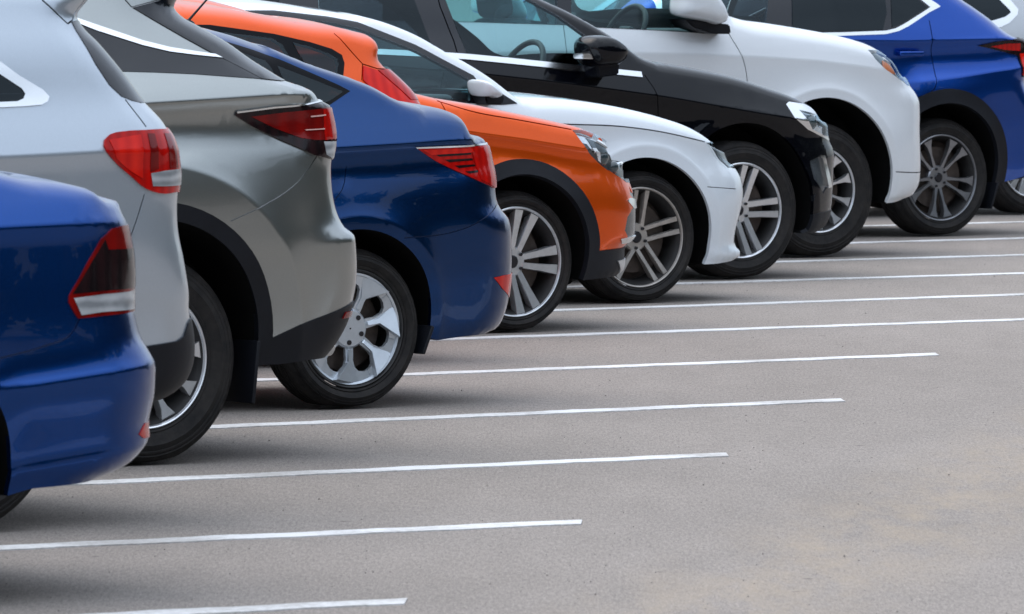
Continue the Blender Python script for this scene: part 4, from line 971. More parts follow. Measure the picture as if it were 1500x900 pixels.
# ================================================================== 8 black SUV
def car8():
    r = car_root('suv', 'black SUV with a chrome line under its windows and a gloss black door mirror', 'car')
    b = Body((1088, 410), HEAD, .95, .375, [(0, 0), (.05, -.020), (.12, -.05), (.2, -.085), (.32, -.13), (.5, -.21), (.75, -.34)],
             [(-.95, -.08), (-.7, -.03), (-.5, -.004), (-.35, -.006), (-.2, -.030), (-.10, -.030), (-.04, -.014), (0, 0)], taper=(.07, .8), flare=(.024, .08, .05))
    b.uvis = -2.0; b.shoulder([('m', -3.6, 1.06), (560, 97), (700, 108), (800, 119), (900, 132), (972, 142), (1032, 152), (1100, 163), (1230, 185)])
    bt = bottoms(b, .26, [(-2.8, .40, .45), (0, .40, .45)], [(1180, 342), (1196, 340)])
    runs = [('E', [(1196, 340), (1208, 332), (1217, 310), (1220, 277), (1221, 243), (1222, 228), (1219, 216), (1214, 206), (1212, 195), (1211, 182)], 0, 0),
            ('T', [(1211, 182), (1210, 171), (1203, 162), (1188, 151), (1164, 140), (1128, 128), (1080, 113), (1020, 100), (960, 90)], .06, .09),
            ('G', [(960, 90), (943, 84), (912, 62), (871, 36), (826, 12), (799, 0), ('m', -1.35, 1.60)], .05, .08), ('T', m_((-1.35, 1.60), (-1.7, 1.66), (-2.3, 1.68), (-3.0, 1.63), (-3.45, 1.5)), .08, .14),
            ('G', m_((-3.45, 1.5), (-3.62, 1.3), (-3.75, 1.1)), .05, .09),
            ('F', m_((-3.75, 1.1), (-3.85, .9), (-3.87, .6), (-3.8, .36), (-3.7, .26)), 0, 0)] + bt
    b.contour(runs, (.40, .46, 2.2)); b.glassnames = {2: 'windscreen', 4: 'rear_window'}
    D1 = b.region('door', BLACK8, [(642, 66), (744, 84), (852, 96), (938, 106), (948, 116), (958, 130), (963, 142), (965, 180), (950, 260), (930, 310), (642, 300)])
    D2 = b.region('door', BLACK8, [(420, 60), (560, 76), (640, 80), (640, 300), (480, 300), (430, 200)])
    b.line([(944, 110), (950, 119), (958, 130), (963, 142), (965, 180), (950, 260)], w=.0025); b.line([(641, 60), (641, 300)], w=.0025, smooth=False)
    b.region('window_frame', 'gloss_black', [(400, -40), (400, 72), (480, 74), (640, 79), (684, 82), (744, 87), (862, 99), (868, 80), (866, 58), (820, 24), (768, -6), (735, -28), (690, -42), (600, -52)], off=.002)
    b.region('side_window', 'glass_far', [(642, -33), (652, 0), (668, 42), (684, 80), (744, 86), (855, 98), (859, 80), (857, 54), (816, 24), (764, -5), (732, -24), (690, -37)], off=.004)
    b.region('side_window', 'privacy', [(450, -40), (594, -40), (606, 0), (625, 50), (636, 78), (560, 75), (470, 72)], off=.004)
    b.line([(632, -30), (644, 10), (664, 60), (670, 80)], w=.004, smooth=False)
    b.region('chrome_strip', 'satin_chrome', [(430, 69), (560, 73), (640, 77), (684, 80), (744, 85.5), (852, 97), (938, 106), (940, 114), (852, 105), (744, 94), (684, 88), (640, 85), (560, 81), (430, 77)], off=.008)
    b.region('headlight', 'satin_chrome', [(1151, 153), (1155, 149.5), (1176, 152.5), (1200, 163), (1209, 170), (1230, 178), (1232, 207), (1213, 206), (1202, 200), (1183, 190), (1164, 173)], off=.002)
    H = len(b.feat) - 1
    b.region('headlight_surround', 'lamp_bowl', [(1170, 161), (1198, 170), (1230, 182), (1230, 203), (1207, 199), (1190, 190)], off=-.03, parent=H, cover='lens_cover')
    b.region('chrome_strip', 'satin_chrome', [(1201, 228), (1207, 228), (1217, 274), (1212, 276)], off=.008)
    b.region('air_intake', 'lamp_dark', [(1186, 236), (1200, 229), (1203, 232), (1212, 274), (1206, 284), (1192, 262)], off=-.006)
    b.region('fog_trim', 'black_plastic', [(1190, 288), (1194, 284), (1188, 310), (1180, 322), (1177, 320)], off=.003)
    b.region('lower_bumper', 'black_plastic', [(1176, 318), (1200, 312), (1250, 306), (1250, 360), (1150, 360)], off=.004)
    uo = -1.45; b.build(r, BLACK8, uo); finish(r, b, uo)
    wheels(r, b, uo, (0, -2.8),   .68, 'twin5par', mat='alloy_bright', rot=.05, w=.245, dish=.03)
    side_mirror(r, b, [(856, 62), (862, 55), (875, 52), (890, 53), (908, 62), (918, 73), (915, 86), (905, 95), (885, 98), (866, 96), (858, 85)], uo, BLACK8, yb=.04, base=[(868, 92), (902, 92), (901, 110), (871, 114)], insert=[(859, 79), (880, 79), (899, 84), (899, 88.5), (880, 87), (860, 86.5)], basemat='gloss_black')
    for q, rr in (((1192, 180), .04),): bead(r, 'projector', 'projector', b, uo, q, rr, .03)
    underbody(r, -3.7 - uo, .55 - uo, .95, z0=.24, z1=.85, wheels=[(-2.8 - uo, .52), (0 - uo, .52)]); cabin(r, 1, -.70 - uo, 1.13, .95, 'seat_grey', side=-1)
# ================================================================== 9 white SUV
def car9():
    r = car_root('suv', 'large white SUV with white door mirror and tall front arch behind the black SUV', 'car')
    b = Body((1202, 378), HEAD, .96, .392, [(0, 0), (.08, -.018), (.18, -.048), (.3, -.085), (.42, -.125), (.6, -.19), (.85, -.27)],
             [(-1.0, -.07), (-.7, -.03), (-.5, -.004), (-.35, .004), (-.18, -.006), (-.08, -.005), (0, 0)], taper=(.06, .8), flare=(.032, .10, .05))
    b.uvis = -2.6; b.shoulder([('m', -3.6, 1.12), (760, 76), (900, 77), (1020, 80), (1120, 84), (1200, 89), (1260, 97), (1360, 112)])
    bt = bottoms(b, .31, [(-2.85, .44, .49), (0, .44, .49)], [(1303, 298), (1320, 293)])
    runs = [('E', [(1320, 293), (1338, 286), (1346, 273), (1349, 252), (1349, 225), (1348, 196), (1348, 162), (1347, 149), (1340, 135), (1334, 127), (1331, 117)], 0, 0),
            ('T', [(1331, 117), (1327, 104), (1318, 91), (1296, 73), (1285, 67), (1259, 58), (1221, 49), (1171, 40), (1132, 34), (1096, 29), (1072, 22)], .09, .13),
            ('G', [(1072, 22), (1060, 13), (1050, 0), ('m', -.95, 1.70), ('m', -1.3, 1.82)], .05, .07), ('T', m_((-1.3, 1.82), (-1.7, 1.88), (-2.6, 1.90), (-3.4, 1.86), (-3.6, 1.78)), .08, .14),
            ('G', m_((-3.6, 1.78), (-3.72, 1.5), (-3.8, 1.25)), .05, .09),
            ('F', m_((-3.8, 1.25), (-3.9, 1.0), (-3.92, .7), (-3.86, .4), (-3.76, .31)), 0, 0)] + bt
    b.contour(runs, (.40, .46, 2.3)); b.glassnames = {2: 'windscreen', 4: 'rear_window'}
    D1 = b.region('door', WHITE9, [(826, 36), (878, 41), (964, 45), (1040, 50), (1070, 54), (1082, 74), (1091, 96), (1094, 115), (1094, 150), (1070, 240), (826, 240)])
    D2 = b.region('door', WHITE9, [(560, 30), (700, 33), (822, 37), (822, 240), (640, 240), (580, 170)])
    b.line([(1062, 40), (1070, 54), (1082, 74), (1091, 96), (1094, 115), (1094, 150)], w=.003); b.line([(824, 30), (824, 240)], w=.003, smooth=False)
    b.region('window_frame', 'gloss_black', [(560, -60), (560, 30), (700, 33), (824, 37), (878, 41), (964, 45), (1030, 49), (1060, 48), (1056, 32), (1036, 6), (1005, -28), (960, -60), (800, -75)], off=.002)
    b.region('side_window', 'glass_far', [(836, -66), (836, 38), (878, 40.5), (964, 44.5), (1030, 48), (1048, 46), (1046, 34), (1028, 10), (998, -24), (955, -54), (900, -64)], off=.004)
    b.region('side_window', 'glass', [(580, -52), (580, 30), (700, 32.5), (815, 36), (815, -66)], off=.004)
    b.line([(1312, 252), (1335, 253), (1370, 253)], w=.003)
    H = b.region('headlight', 'lamp_smoke', [(1271, 73), (1296, 74), (1318, 90), (1345, 104), (1350, 127), (1330, 126), (1315, 115), (1297, 102), (1282, 87)], off=-.02, cover='lens_cover')
    b.region('lamp_rib', 'lamp_white', [(1300, 80), (1318, 92), (1334, 106), (1345, 112), (1345, 117), (1330, 111), (1314, 97), (1298, 84)], off=-.014, parent=H)
    b.region('indicator', 'amber', [(1295, 87), (1305, 93), (1315, 109), (1306, 108), (1295, 98)], off=-.014, parent=H)
    uo = -1.45; b.build(r, WHITE9, uo, 'glass_far'); finish(r, b, uo)
    wheels(r, b, uo, (0, -2.85), .62, 'multi10', mat='alloy_bright', rot=.3, w=.27, dish=.03)
    side_mirror(r, b, [(994, -18), (993, 0), (994, 20), (1008, 26), (1035, 32), (1054, 36), (1063, 31), (1061, 15), (1053, 0), (1043, -14), (1015, -24)], uo, WHITE9, yb=.05, base=[(998, 28), (1030, 32), (1064, 36), (1066, 50), (1040, 50), (1010, 40)], basemat='black_plastic')
    underbody(r, -3.8 - uo, .55 - uo, .96, z0=.3, z1=.9, wheels=[(-2.85 - uo, .56), (0 - uo, .56)]); cabin(r, 1, -.62 - uo, 1.30, .96, 'seat_grey', zfloor=.62, side=-1)
# ================================================================== 10 blue SUV
def car10():
    r = car_root('suv', 'vivid blue SUV with grey ten-spoke wheel and chrome trimmed windows near right edge', 'car')
    b = Body((1380, 347), HEAD, .93, .367, [(0, 0), (.06, -.020), (.14, -.05), (.24, -.085), (.35, -.13), (.55, -.22), (.75, -.33)],
             [(-.95, -.09), (-.7, -.04), (-.5, -.006), (-.35, .0), (-.2, -.020), (-.1, -.03), (-.04, -.02), (0, 0)], taper=(.05, .8), flare=(.03, .09))
    b.uvis = -1.6; b.shoulder([('m', -3, .98), (1231, 60), (1330, 61), (1434, 58), (1520, 55)])
    b.ledges = [(np.array([b.raw(p, .05) for p in [(1290, 124), (1340, 119), (1400, 112), (1457, 104), (1540, 94)]]), .030, .055, .18, -.35, -.15)]
    bt = bottoms(b, .33, [(-2.66, .405, .425), (0, .405, .425)], [(1467, 268), (1500, 261), (1516, 258)])
    runs = [('E', [(1516, 258), (1528, 240), (1533, 210), (1527, 175), (1516, 150), (1506, 135), (1501, 116), (1508, 102), (1509, 80), (1506, 64), (1484, 54), (1472, 47), (1449, 28), (1424, 10), (1409, 0), (1396, -12), (1410, -26)], 0, 0),
            ('T', [(1410, -26), ('m', .1, 1.66), ('m', -.9, 1.68), ('m', -1.6, 1.64), ('m', -1.95, 1.56)], .09, .15),
            ('G', m_((-1.95, 1.56), (-2.3, 1.35), (-2.7, 1.10)), .05, .09), ('T', m_((-2.7, 1.10), (-3.2, 1.0), (-3.45, .88)), .10, .15),
            ('F', m_((-3.45, .88), (-3.55, .7), (-3.55, .5), (-3.48, .36), (-3.4, .33)), 0, 0)] + bt
    b.contour(runs, (.24, .28, 2.3)); b.glassnames = {2: 'windscreen'}
    D = b.region('door', BLUE10, [(1165, 52), (1231, 52), (1297, 49), (1330, 41), (1362, 40), (1364, 68), (1367, 96), (1370, 130), (1330, 150), (1310, 200), (1290, 270), (1165, 270)])
    b.line([(1361, 30), (1364, 68), (1367, 96), (1370, 128), (1340, 145)], w=.003); b.line([(1166, 40), (1165, 270)], w=.003, smooth=False)
    arch_trim(b, 1, .09); arch_trim(b, 0, .09)
    b.region('lower_bumper', 'black_plastic', [(1460, 269), (1480, 265), (1500, 259), (1570, 250), (1570, 300), (1440, 300)], off=.006)
    b.region('window_trim', 'satin_chrome', [(960, 56), (1100, 55), (1231, 53), (1297, 50.5), (1316, 46), (1330, 39), (1360, 19), (1377, 10), (1371, 5), (1346, -10), (1320, -28), (1200, -36), (960, -36)], off=.004)
    b.region('window_frame', 'gloss_black', [(968, 52), (1100, 50), (1231, 48), (1297, 45.5), (1312, 42), (1325, 35), (1362, 11), (1342, -5), (1318, -22), (1200, -31), (968, -31)], off=.002)
    b.region('side_window', 'privacy', [(1158, -28), (1160, 46), (1231, 46.5), (1293, 44), (1298, 20), (1293, -24), (1200, -29)], off=.005)
    b.region('side_window', 'privacy', [(1303, -20), (1306, 41), (1322, 34.5), (1358, 11), (1340, -3), (1318, -18)], off=.005)
    b.region('side_window', 'glass', [(980, -25), (1000, 48), (1120, 47), (1126, -29)], off=.005)
    L = b.region('tail_light', 'smoke', [(1432, 67), (1459, 61), (1485, 58), (1530, 57), (1530, 116), (1497, 113), (1490, 82), (1460, 74)], off=.008)
    b.region('brake_lens', 'red', [(1450, 68), (1475, 63.5), (1493, 63.5), (1493, 75), (1470, 73)], off=.011, parent=L)
    b.region('brake_lens', 'red_bright', [(1492, 79), (1530, 76), (1530, 112), (1497, 110)], off=.011, parent=L)
    uo = -1.25; b.build(r, BLUE10, uo); finish(r, b, uo)
    wheels(r, b, uo, (0, -2.66), .72, 'multi10v', mat='alloy_grey', rot=.0, w=.23, dish=.035)
    # door handle: a bowed bar on two feet
    q0, q1 = b.surf((1313, 81)), b.surf((1349, 77)); bm = bmesh.new()
    mid = (q0 + q1) / 2; y = -float(b.Y(mid[0], mid[1])); bm_box(bm, (mid[0] - uo, y - .03, mid[1]), (q1[0] - q0[0], .022, .034), None, .010)
    for q in (q0 * .9 + q1 * .1, q0 * .12 + q1 * .88): bm_box(bm, (q[0] - uo, y - .012, mid[1]), (.035, .04, .026), None, .006)
    from_bm('handle', bm, BLUE10, b.made[(0, False)])
    underbody(r, -3.4 - uo, .6 - uo, .93, z0=.3, z1=.85, wheels=[(-2.66 - uo, .52), (0 - uo, .52)]); cabin(r, -1, -1.9 - uo, 1.08, .93)
    for s in (-1, 1): slab(r, 'mud_flap', 'black_plastic', b, uo, (1464, 268), (1454, 306), s * .8 - .12, s * .8 + .12, .014)
# ================================================================== 11 silver SUV, farthest
def car11():
    r = car_root('suv', 'farthest silver SUV, only window corner and wheel showing past the vivid blue SUV', 'car')
    b = Body((1512, 315), HEAD, .93, .36, SEC_SUV_UP, SEC_DN, zs=1.0)
    b.uvis = -1.2
    bt = bottoms(b, .30, [(-2.7, .40, .44), (0, .40, .44)], [('m', .8, .32)])
    runs = [('E', m_((.8, .32), (.98, .42), (1.03, .6), (1.0, .85), (.95, 1.05), (.86, 1.2), (.66, 1.5), (.62, 1.66)), 0, 0),
            ('T', m_((.62, 1.66), (.3, 1.74), (-.6, 1.77), (-1.5, 1.75), (-2.0, 1.66)), .10, .18), ('G', m_((-2.0, 1.66), (-2.4, 1.4), (-2.8, 1.13)), .05, .09),
            ('T', m_((-2.8, 1.13), (-3.3, 1.04), (-3.55, .92)), .1, .15), ('F', m_((-3.55, .92), (-3.65, .7), (-3.65, .5), (-3.55, .32), (-3.45, .30)), 0, 0)] + bt
    b.contour(runs, (.28, .34, 2.3)); b.glassnames = {2: 'windscreen'}
    b.region('window_trim', 'satin_chrome', [(1250, -45), (1250, 46), (1440, 44), (1466, 40), (1478, 34), (1490, 22), (1491, 14), (1472, -8), (1450, -35), (1400, -45)], off=.004)
    b.region('side_window', 'privacy', [(1262, -40), (1262, 38), (1436, 34), (1456, 30), (1472, 25), (1480, 19), (1478, 15), (1457, -6), (1440, -30), (1395, -40)], off=.006)
    b.region('tail_light', 'red', [(1590, 85), (1650, 80), (1720, 82), (1720, 130), (1640, 118)], off=.006)
    b.region('lower_bumper', 'black_plastic', m_((.44, .44), (.8, .5), (1.2, .52), (1.2, .2), (.4, .2)), off=.005); arch_trim(b, 1, .05)
    uo = -1.25; b.build(r, SILVER11, uo); finish(r, b, uo)
    wheels(r, b, uo, (0, -2.7), .66, 'twin5', mat='alloy_bright', rot=.4, w=.23)
    underbody(r, -3.4 - uo, .6 - uo, .93, z0=.27, z1=.85, wheels=[(-2.7 - uo, .52), (0 - uo, .52)])
# ------------------------------------------------------------------ ground
def asphalt():
    m, t, b = nt('asphalt'); N, L = t.nodes, t.links
    tc = N.new('ShaderNodeTexCoord')
    def noise(scale, detail=6, rough=.6, stretch=None):
        n = N.new('ShaderNodeTexNoise'); n.inputs['Scale'].default_value = scale; n.inputs['Detail'].default_value = detail; n.inputs['Roughness'].default_value = rough
        if stretch:
            mp = N.new('ShaderNodeMapping'); mp.inputs['Scale'].default_value = stretch; mp.inputs['Rotation'].default_value = (0, 0, rad(33)); L.new(tc.outputs['Object'], mp.inputs['Vector']); L.new(mp.outputs[0], n.inputs['Vector'])
        else: L.new(tc.outputs['Object'], n.inputs['Vector'])
        return n.outputs['Fac']
    def mrange(f, a, b_, c, d):
        r = N.new('ShaderNodeMapRange'); r.inputs[1].default_value = a; r.inputs[2].default_value = b_; r.inputs[3].default_value = c; r.inputs[4].default_value = d; L.new(f, r.inputs[0]); return r.outputs[0]
    def mix(fac, a, b_, mode='MIX'):
        x = N.new('ShaderNodeMix'); x.data_type = 'RGBA'; x.blend_type = mode
        if isinstance(fac, float): x.inputs[0].default_value = fac
        else: L.new(fac, x.inputs[0])
        for s, v in ((6, a), (7, b_)):
            if isinstance(v, tuple): x.inputs[s].default_value = (*v, 1)
            else: L.new(v, x.inputs[s])
        return x.outputs[2]
    AISLE = rad(9.7)                                   # traffic wears the surface along the aisle
    def worn(lat, lon, detail=3, rough=.7):
        mp = N.new('ShaderNodeMapping'); mp.inputs['Rotation'].default_value = (0, 0, AISLE); mp.inputs['Scale'].default_value = (lat, lon, lat)
        n = N.new('ShaderNodeTexNoise'); n.inputs['Scale'].default_value = 1; n.inputs['Detail'].default_value = detail; n.inputs['Roughness'].default_value = rough
        L.new(tc.outputs['Object'], mp.inputs['Vector']); L.new(mp.outputs[0], n.inputs['Vector']); return n.outputs['Fac']
    c = mix(mrange(worn(.55, .16, 7, .65), .34, .68, 0, 1), (.214, .190, .171), (.254, .226, .205))
    c = mix(1.0, c, mrange(worn(5, .9, 6, .75), .32, .70, .94, 1.06), 'MULTIPLY')
    c = mix(1.0, c, mrange(worn(95, 11, 3, .8), .30, .70, .76, 1.24), 'MULTIPLY')
    c = mix(1.0, c, mrange(worn(210, 26, 2, .8), .30, .70, .76, 1.24), 'MULTIPLY')
    # tan sand drifted over the aisle
    sx = N.new('ShaderNodeSeparateXYZ'); mp = N.new('ShaderNodeMapping'); mp.inputs['Location'].default_value = (-1.30, -26.0, 0); mp2 = N.new('ShaderNodeMapping'); mp2.inputs['Rotation'].default_value = (0, 0, rad(11))
    L.new(tc.outputs['Object'], mp.inputs['Vector']); L.new(mp.outputs[0], mp2.inputs['Vector']); L.new(mp2.outputs[0], sx.inputs[0])
    ab = N.new('ShaderNodeMath'); ab.operation = 'ABSOLUTE'; L.new(sx.outputs['X'], ab.inputs[0])
    m1 = mrange(ab.outputs[0], .05, .55, 1, 0); m2 = mrange(worn(4.5, .8, 7, .75), .40, .66, 0, 1)
    mm = N.new('ShaderNodeMath'); mm.operation = 'MULTIPLY'; L.new(m1, mm.inputs[0]); L.new(m2, mm.inputs[1]); mm2 = N.new('ShaderNodeMath'); mm2.operation = 'MULTIPLY'; mm2.inputs[1].default_value = .5; L.new(mm.outputs[0], mm2.inputs[0])
    c = mix(mm2.outputs[0], c, (.36, .285, .20))
    # dark stains, oil drips
    c = mix(mrange(worn(1.3, .35, 9, .78), .64, .80, 0, .45), c, (.13, .115, .105))
    vo = N.new('ShaderNodeTexVoronoi'); vo.inputs['Scale'].default_value = 2.3; L.new(tc.outputs['Object'], vo.inputs['Vector'])
    c = mix(mrange(vo.outputs['Distance'], .02, .05, .7, 0), c, (.06, .053, .048))
    L.new(c, b.inputs['Base Color']); b.inputs['Roughness'].default_value = .9; b.inputs['Specular IOR Level'].default_value = .15
    bp = N.new('ShaderNodeBump'); bp.inputs['Strength'].default_value = .45; bp.inputs['Distance'].default_value = .006
    L.new(noise(110, 4, .8), bp.inputs['Height']); L.new(bp.outputs[0], b.inputs['Normal'])
    return m
def build_grit():
    """loose grit lying on the asphalt, one object"""
    m, t, b = nt('grit'); N, L = t.nodes, t.links
    tc = N.new('ShaderNodeTexCoord'); n = N.new('ShaderNodeTexWhiteNoise'); sn = N.new('ShaderNodeVectorMath'); sn.operation = 'SNAP'; sn.inputs[1].default_value = (.03, .03, 9)
    cr = N.new('ShaderNodeValToRGB'); e = cr.color_ramp.elements; e[0].color = (.09, .08, .07, 1); e[1].color = (.42, .38, .34, 1); k = cr.color_ramp.elements.new(.55); k.color = (.17, .15, .135, 1)
    L.new(tc.outputs['Object'], sn.inputs[0]); L.new(sn.outputs[0], n.inputs['Vector']); L.new(n.outputs['Value'], cr.inputs[0]); L.new(cr.outputs[0], b.inputs['Base Color']); b.inputs['Roughness'].default_value = .9
    V, Fc = [], []
    oc = np.array([[1, 0, 0], [0, 1, 0], [-1, 0, 0], [0, -1, 0], [0, 0, 1], [0, 0, -.4]], float); of = [(0, 1, 4), (1, 2, 4), (2, 3, 4), (3, 0, 4), (1, 0, 5), (2, 1, 5), (3, 2, 5), (0, 3, 5)]
    for _ in range(4200):
        y = RNG.uniform(19, 50); hw = y * .066; x = RNG.uniform(-hw, hw)
        r = .0015 * math.exp(RNG.normal(0, .35)); a = RNG.uniform(0, 6.3); R = np.array([[math.cos(a), -math.sin(a), 0], [math.sin(a), math.cos(a), 0], [0, 0, 1]])
        q = (oc * RNG.uniform(.7, 1.4, (6, 3)) * r) @ R.T + (x, y, .4 * r); i0 = len(V); V.extend(q); Fc.extend([(i0 + a_, i0 + b_, i0 + c_) for a_, b_, c_ in of])
    o = mesh_obj('grit', V, Fc, m, smooth=False); o['kind'] = 'stuff'; o['label'] = 'loose grit and small stones scattered over the grey asphalt'
def build_ground():
    n = 24; s = 600.0; V = [(-s + 2 * s * i / n, -s + 2 * s * j / n + 30, 0) for j in range(n + 1) for i in range(n + 1)]
    Fc = [(j * (n + 1) + i, j * (n + 1) + i + 1, (j + 1) * (n + 1) + i + 1, (j + 1) * (n + 1) + i) for j in range(n) for i in range(n)]
    o = mesh_obj('asphalt_ground', V, Fc, asphalt()); o['kind'] = 'structure'
def line_paint():
    m, t, b = nt('road_paint'); N, L = t.nodes, t.links
    tc = N.new('ShaderNodeTexCoord'); n = N.new('ShaderNodeTexNoise'); n.inputs['Scale'].default_value = 38; n.inputs['Detail'].default_value = 8; n.inputs['Roughness'].default_value = .75
    n2 = N.new('ShaderNodeTexNoise'); n2.inputs['Scale'].default_value = 2.2; n2.inputs['Detail'].default_value = 4
    ad = N.new('ShaderNodeMath'); ad.operation = 'ADD'; r = N.new('ShaderNodeMapRange'); r.inputs[1].default_value = .90; r.inputs[2].default_value = 1.22; r.inputs[4].default_value = .85
    mx = N.new('ShaderNodeMix'); mx.data_type = 'RGBA'; mx.inputs[6].default_value = (.62, .62, .62, 1); mx.inputs[7].default_value = (.30, .285, .27, 1)
    L.new(tc.outputs['Object'], n.inputs['Vector']); L.new(tc.outputs['Object'], n2.inputs['Vector']); L.new(n.outputs['Fac'], ad.inputs[0]); L.new(n2.outputs['Fac'], ad.inputs[1])
    L.new(ad.outputs[0], r.inputs[0]); L.new(r.outputs[0], mx.inputs[0]); L.new(mx.outputs[2], b.inputs['Base Color']); b.inputs['Roughness'].default_value = .8
    return m
def build_lines():
    mat = line_paint()
    # (point on the line nearer its left, right-hand end) in the photo
    T = [((250, 899), (592, 882)), ((0, 804), (850, 766)), ((137, 708), (1064, 667)), ((325, 626), (1233, 587)), ((610, 549), (1374, 520)), ((700, 496), (1525, 468)), ((830, 455), (1590, 429)), ((1000, 416), (1640, 397)), ((1150, 384), (1690, 369)), ((1270, 356), (1740, 343)), ((1340, 330), (1790, 318))]
    for p, q in T:
        a, e = on_ground(*p), on_ground(*q); d = (a - e) / np.linalg.norm(a - e); nn = np.array([-d[1], d[0]])
        L, w, k = 5.2, .078, 90; V = []
        for i in range(k + 1):
            c = e + d * L * i / k + nn * .008 * math.sin(i * .7 + q[0]); ww = w * (1 + .06 * RNG.standard_normal())
            sk = d * ww * .67 * max(0, 1 - i / 3)            # the end is cut square to the aisle, not to the line
            V += [(*(c + nn * ww + sk), .004), (*(c - nn * ww * (1 + .03 * RNG.standard_normal()) - sk), .004)]
        n0 = len(V); V += [(x, y, 0.0) for x, y, z in V]; Fq = []
        for i in range(k):
            q = (2 * i, 2 * i + 1, 2 * i + 3, 2 * i + 2); Fq += [q, (q[1], q[1] + n0, q[2] + n0, q[2]), (q[3], q[3] + n0, q[0] + n0, q[0])]
        Fq += [(0, n0, n0 + 1, 1)]
        o = mesh_obj('parking_line', V, Fq, mat, smooth=False); o['kind'] = 'structure'
# ------------------------------------------------------------------ light
def build_light():
    w = bpy.data.worlds.new('World'); scene.world = w; w.use_nodes = True; t = w.node_tree; bg = t.nodes['Background']
    sky = t.nodes.new('ShaderNodeTexSky'); sky.sky_type = 'NISHITA'; sky.sun_disc = False
    az, el = rad(SUN_AZ), rad(SUN_EL)
    sky.sun_elevation = el; sky.sun_rotation = az; sky.air_density = 1.0; sky.dust_density = 3.0; sky.ozone_density = 1.0
    bg.inputs['Strength'].default_value = SKY
    # overcast: an even white cloud layer, about three times brighter overhead than at the horizon, over the clear sky
    tc = t.nodes.new('ShaderNodeTexCoord'); sp = t.nodes.new('ShaderNodeSeparateXYZ'); mr = t.nodes.new('ShaderNodeMapRange')
    mr.inputs[1].default_value = 0; mr.inputs[2].default_value = 1; mr.inputs[3].default_value = CLOUD[0]; mr.inputs[4].default_value = CLOUD[1]
    cn = t.nodes.new('ShaderNodeTexNoise'); cn.inputs['Scale'].default_value = 2.6; cn.inputs['Detail'].default_value = 6; cm = t.nodes.new('ShaderNodeMapRange'); cm.inputs[1].default_value = .3; cm.inputs[2].default_value = .7; cm.inputs[3].default_value = .75; cm.inputs[4].default_value = 1.25
    mu = t.nodes.new('ShaderNodeMath'); mu.operation = 'MULTIPLY'; vm = t.nodes.new('ShaderNodeVectorMath'); vm.operation = 'SCALE'; vm.inputs[0].default_value = (.87, .96, 1.07)
    ad = t.nodes.new('ShaderNodeVectorMath'); ad.operation = 'ADD'
    L = t.links; L.new(tc.outputs['Generated'], sp.inputs[0]); L.new(sp.outputs['Z'], mr.inputs[0]); L.new(tc.outputs['Generated'], cn.inputs['Vector']); L.new(cn.outputs['Fac'], cm.inputs[0])
    L.new(mr.outputs[0], mu.inputs[0]); L.new(cm.outputs[0], mu.inputs[1]); L.new(mu.outputs[0], vm.inputs['Scale']); L.new(sky.outputs[0], ad.inputs[0]); L.new(vm.outputs[0], ad.inputs[1]); L.new(ad.outputs[0], bg.inputs['Color'])
    s = bpy.data.lights.new('sun', 'SUN'); s.energy = SUN; s.angle = rad(SUN_ANGLE); s.color = (1, .96, .9); o = bpy.data.objects.new('sun', s); COL.objects.link(o)
    d = Vector((math.sin(az) * math.cos(el), math.cos(az) * math.cos(el), math.sin(el)))   # towards the sun
    o.rotation_euler = (-d).to_track_quat('-Z', 'Y').to_euler(); o.location = (0, 0, 30)
SUN_AZ, SUN_EL, SUN, SUN_ANGLE, SKY, EXPOSURE = -75, 60, .6, 60, .06, 0.76
CLOUD = (3.2, 18.5)
def leaf_mat():
    return simple('foliage', (.024, .040, .018), .6, vary=.5, vscale=1.5)
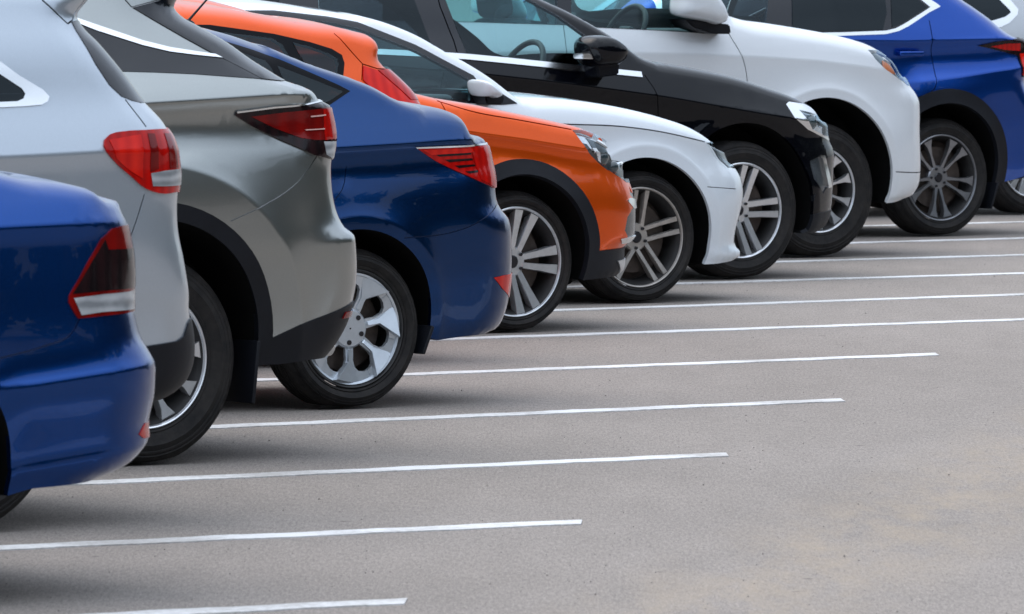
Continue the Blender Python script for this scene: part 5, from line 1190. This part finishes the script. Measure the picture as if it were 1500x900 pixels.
def build_trees():
    """the trees across the aisle, out of frame to the right: the cars' flanks mirror them"""
    bark = simple('bark', (.09, .075, .06), .9, vary=.4, vscale=5); leaf = leaf_mat(); meshes = []
    for q in range(3):
        bm = bmesh.new(); H = 11 + q
        prof = [(.22, 0), (.16, 2), (.12, 4), (.07, 6.5), (.02, H)]; rings = []
        for r_, z in prof: rings.append([bm.verts.new((r_ * math.cos(a) + .1 * math.sin(z), r_ * math.sin(a), z)) for a in np.linspace(0, 2 * math.pi, 8, endpoint=False)])
        for A, B in zip(rings[:-1], rings[1:]):
            for i in range(8): bm.faces.new((A[i], A[(i + 1) % 8], B[(i + 1) % 8], B[i]))
        for k in range(14):
            z = 2 + k * .4; a = k * 2.4; d = Vector((math.cos(a), math.sin(a), .5)); L = 2.6 - k * .12
            bmesh.ops.create_cone(bm, segments=5, radius1=.06, radius2=.015, depth=L, matrix=Matrix.Translation(Vector((.1 * math.sin(z), 0, z)) + d.normalized() * L / 2) @ d.to_track_quat('Z', 'Y').to_matrix().to_4x4())
        tm = bpy.data.meshes.new('trunk'); bm.to_mesh(tm); bm.free(); tm.materials.append(bark)
        cl = [(RNG.normal(0, 1.25), RNG.normal(0, 1.25), RNG.uniform(1.0, H), RNG.uniform(.7, 1.3)) for _ in range(46)]; V, Fc = [], []
        for cx, cy, cz, cr in cl:
            for _ in range(150):
                p = RNG.normal(0, 1, 3); p = p / np.linalg.norm(p) * cr * RNG.uniform(.5, 1) + (cx, cy, cz); a, b2 = RNG.normal(0, .14, 3), RNG.normal(0, .14, 3); i0 = len(V)
                V += [p - a, p + b2, p + a, p - b2]; Fc.append((i0, i0 + 1, i0 + 2, i0 + 3))
        cm = bpy.data.meshes.new('crown'); cm.from_pydata([tuple(map(float, v)) for v in V], [], Fc); cm.materials.append(leaf); meshes.append((tm, cm))
    for i in range(52):
        y = -30 + i * 2.1 + RNG.uniform(-1, 1); x = 26 + .19 * y + 3.5 * (i % 2) + RNG.uniform(-1.5, 1.5)
        t = empty('broadleaf_tree', (x, y, 0), RNG.uniform(0, 6)); s_ = RNG.uniform(.8, 1.15); t.scale = (s_, s_, s_ * RNG.uniform(.85, 1.1)); tag(t, 'leafy green tree standing across the parking aisle out of frame', 'tree', 'trees across the aisle')
        for nm, me in zip(('trunk', 'crown'), meshes[i % 3]):
            o = bpy.data.objects.new(nm, me); COL.objects.link(o); o.parent = t
build_trees()
for f in (car1, car2, car3, car4, car5, car6, car7, car8, car9, car10, car11): f()
build_ground(); build_grit(); build_lines(); build_light()
scene.render.engine = 'CYCLES'; scene.render.resolution_x = 1024; scene.render.resolution_y = 614
v = scene.view_settings; v.view_transform = 'Standard'; v.look = 'None'; v.exposure = EXPOSURE; v.gamma = 1; v.use_curve_mapping = False
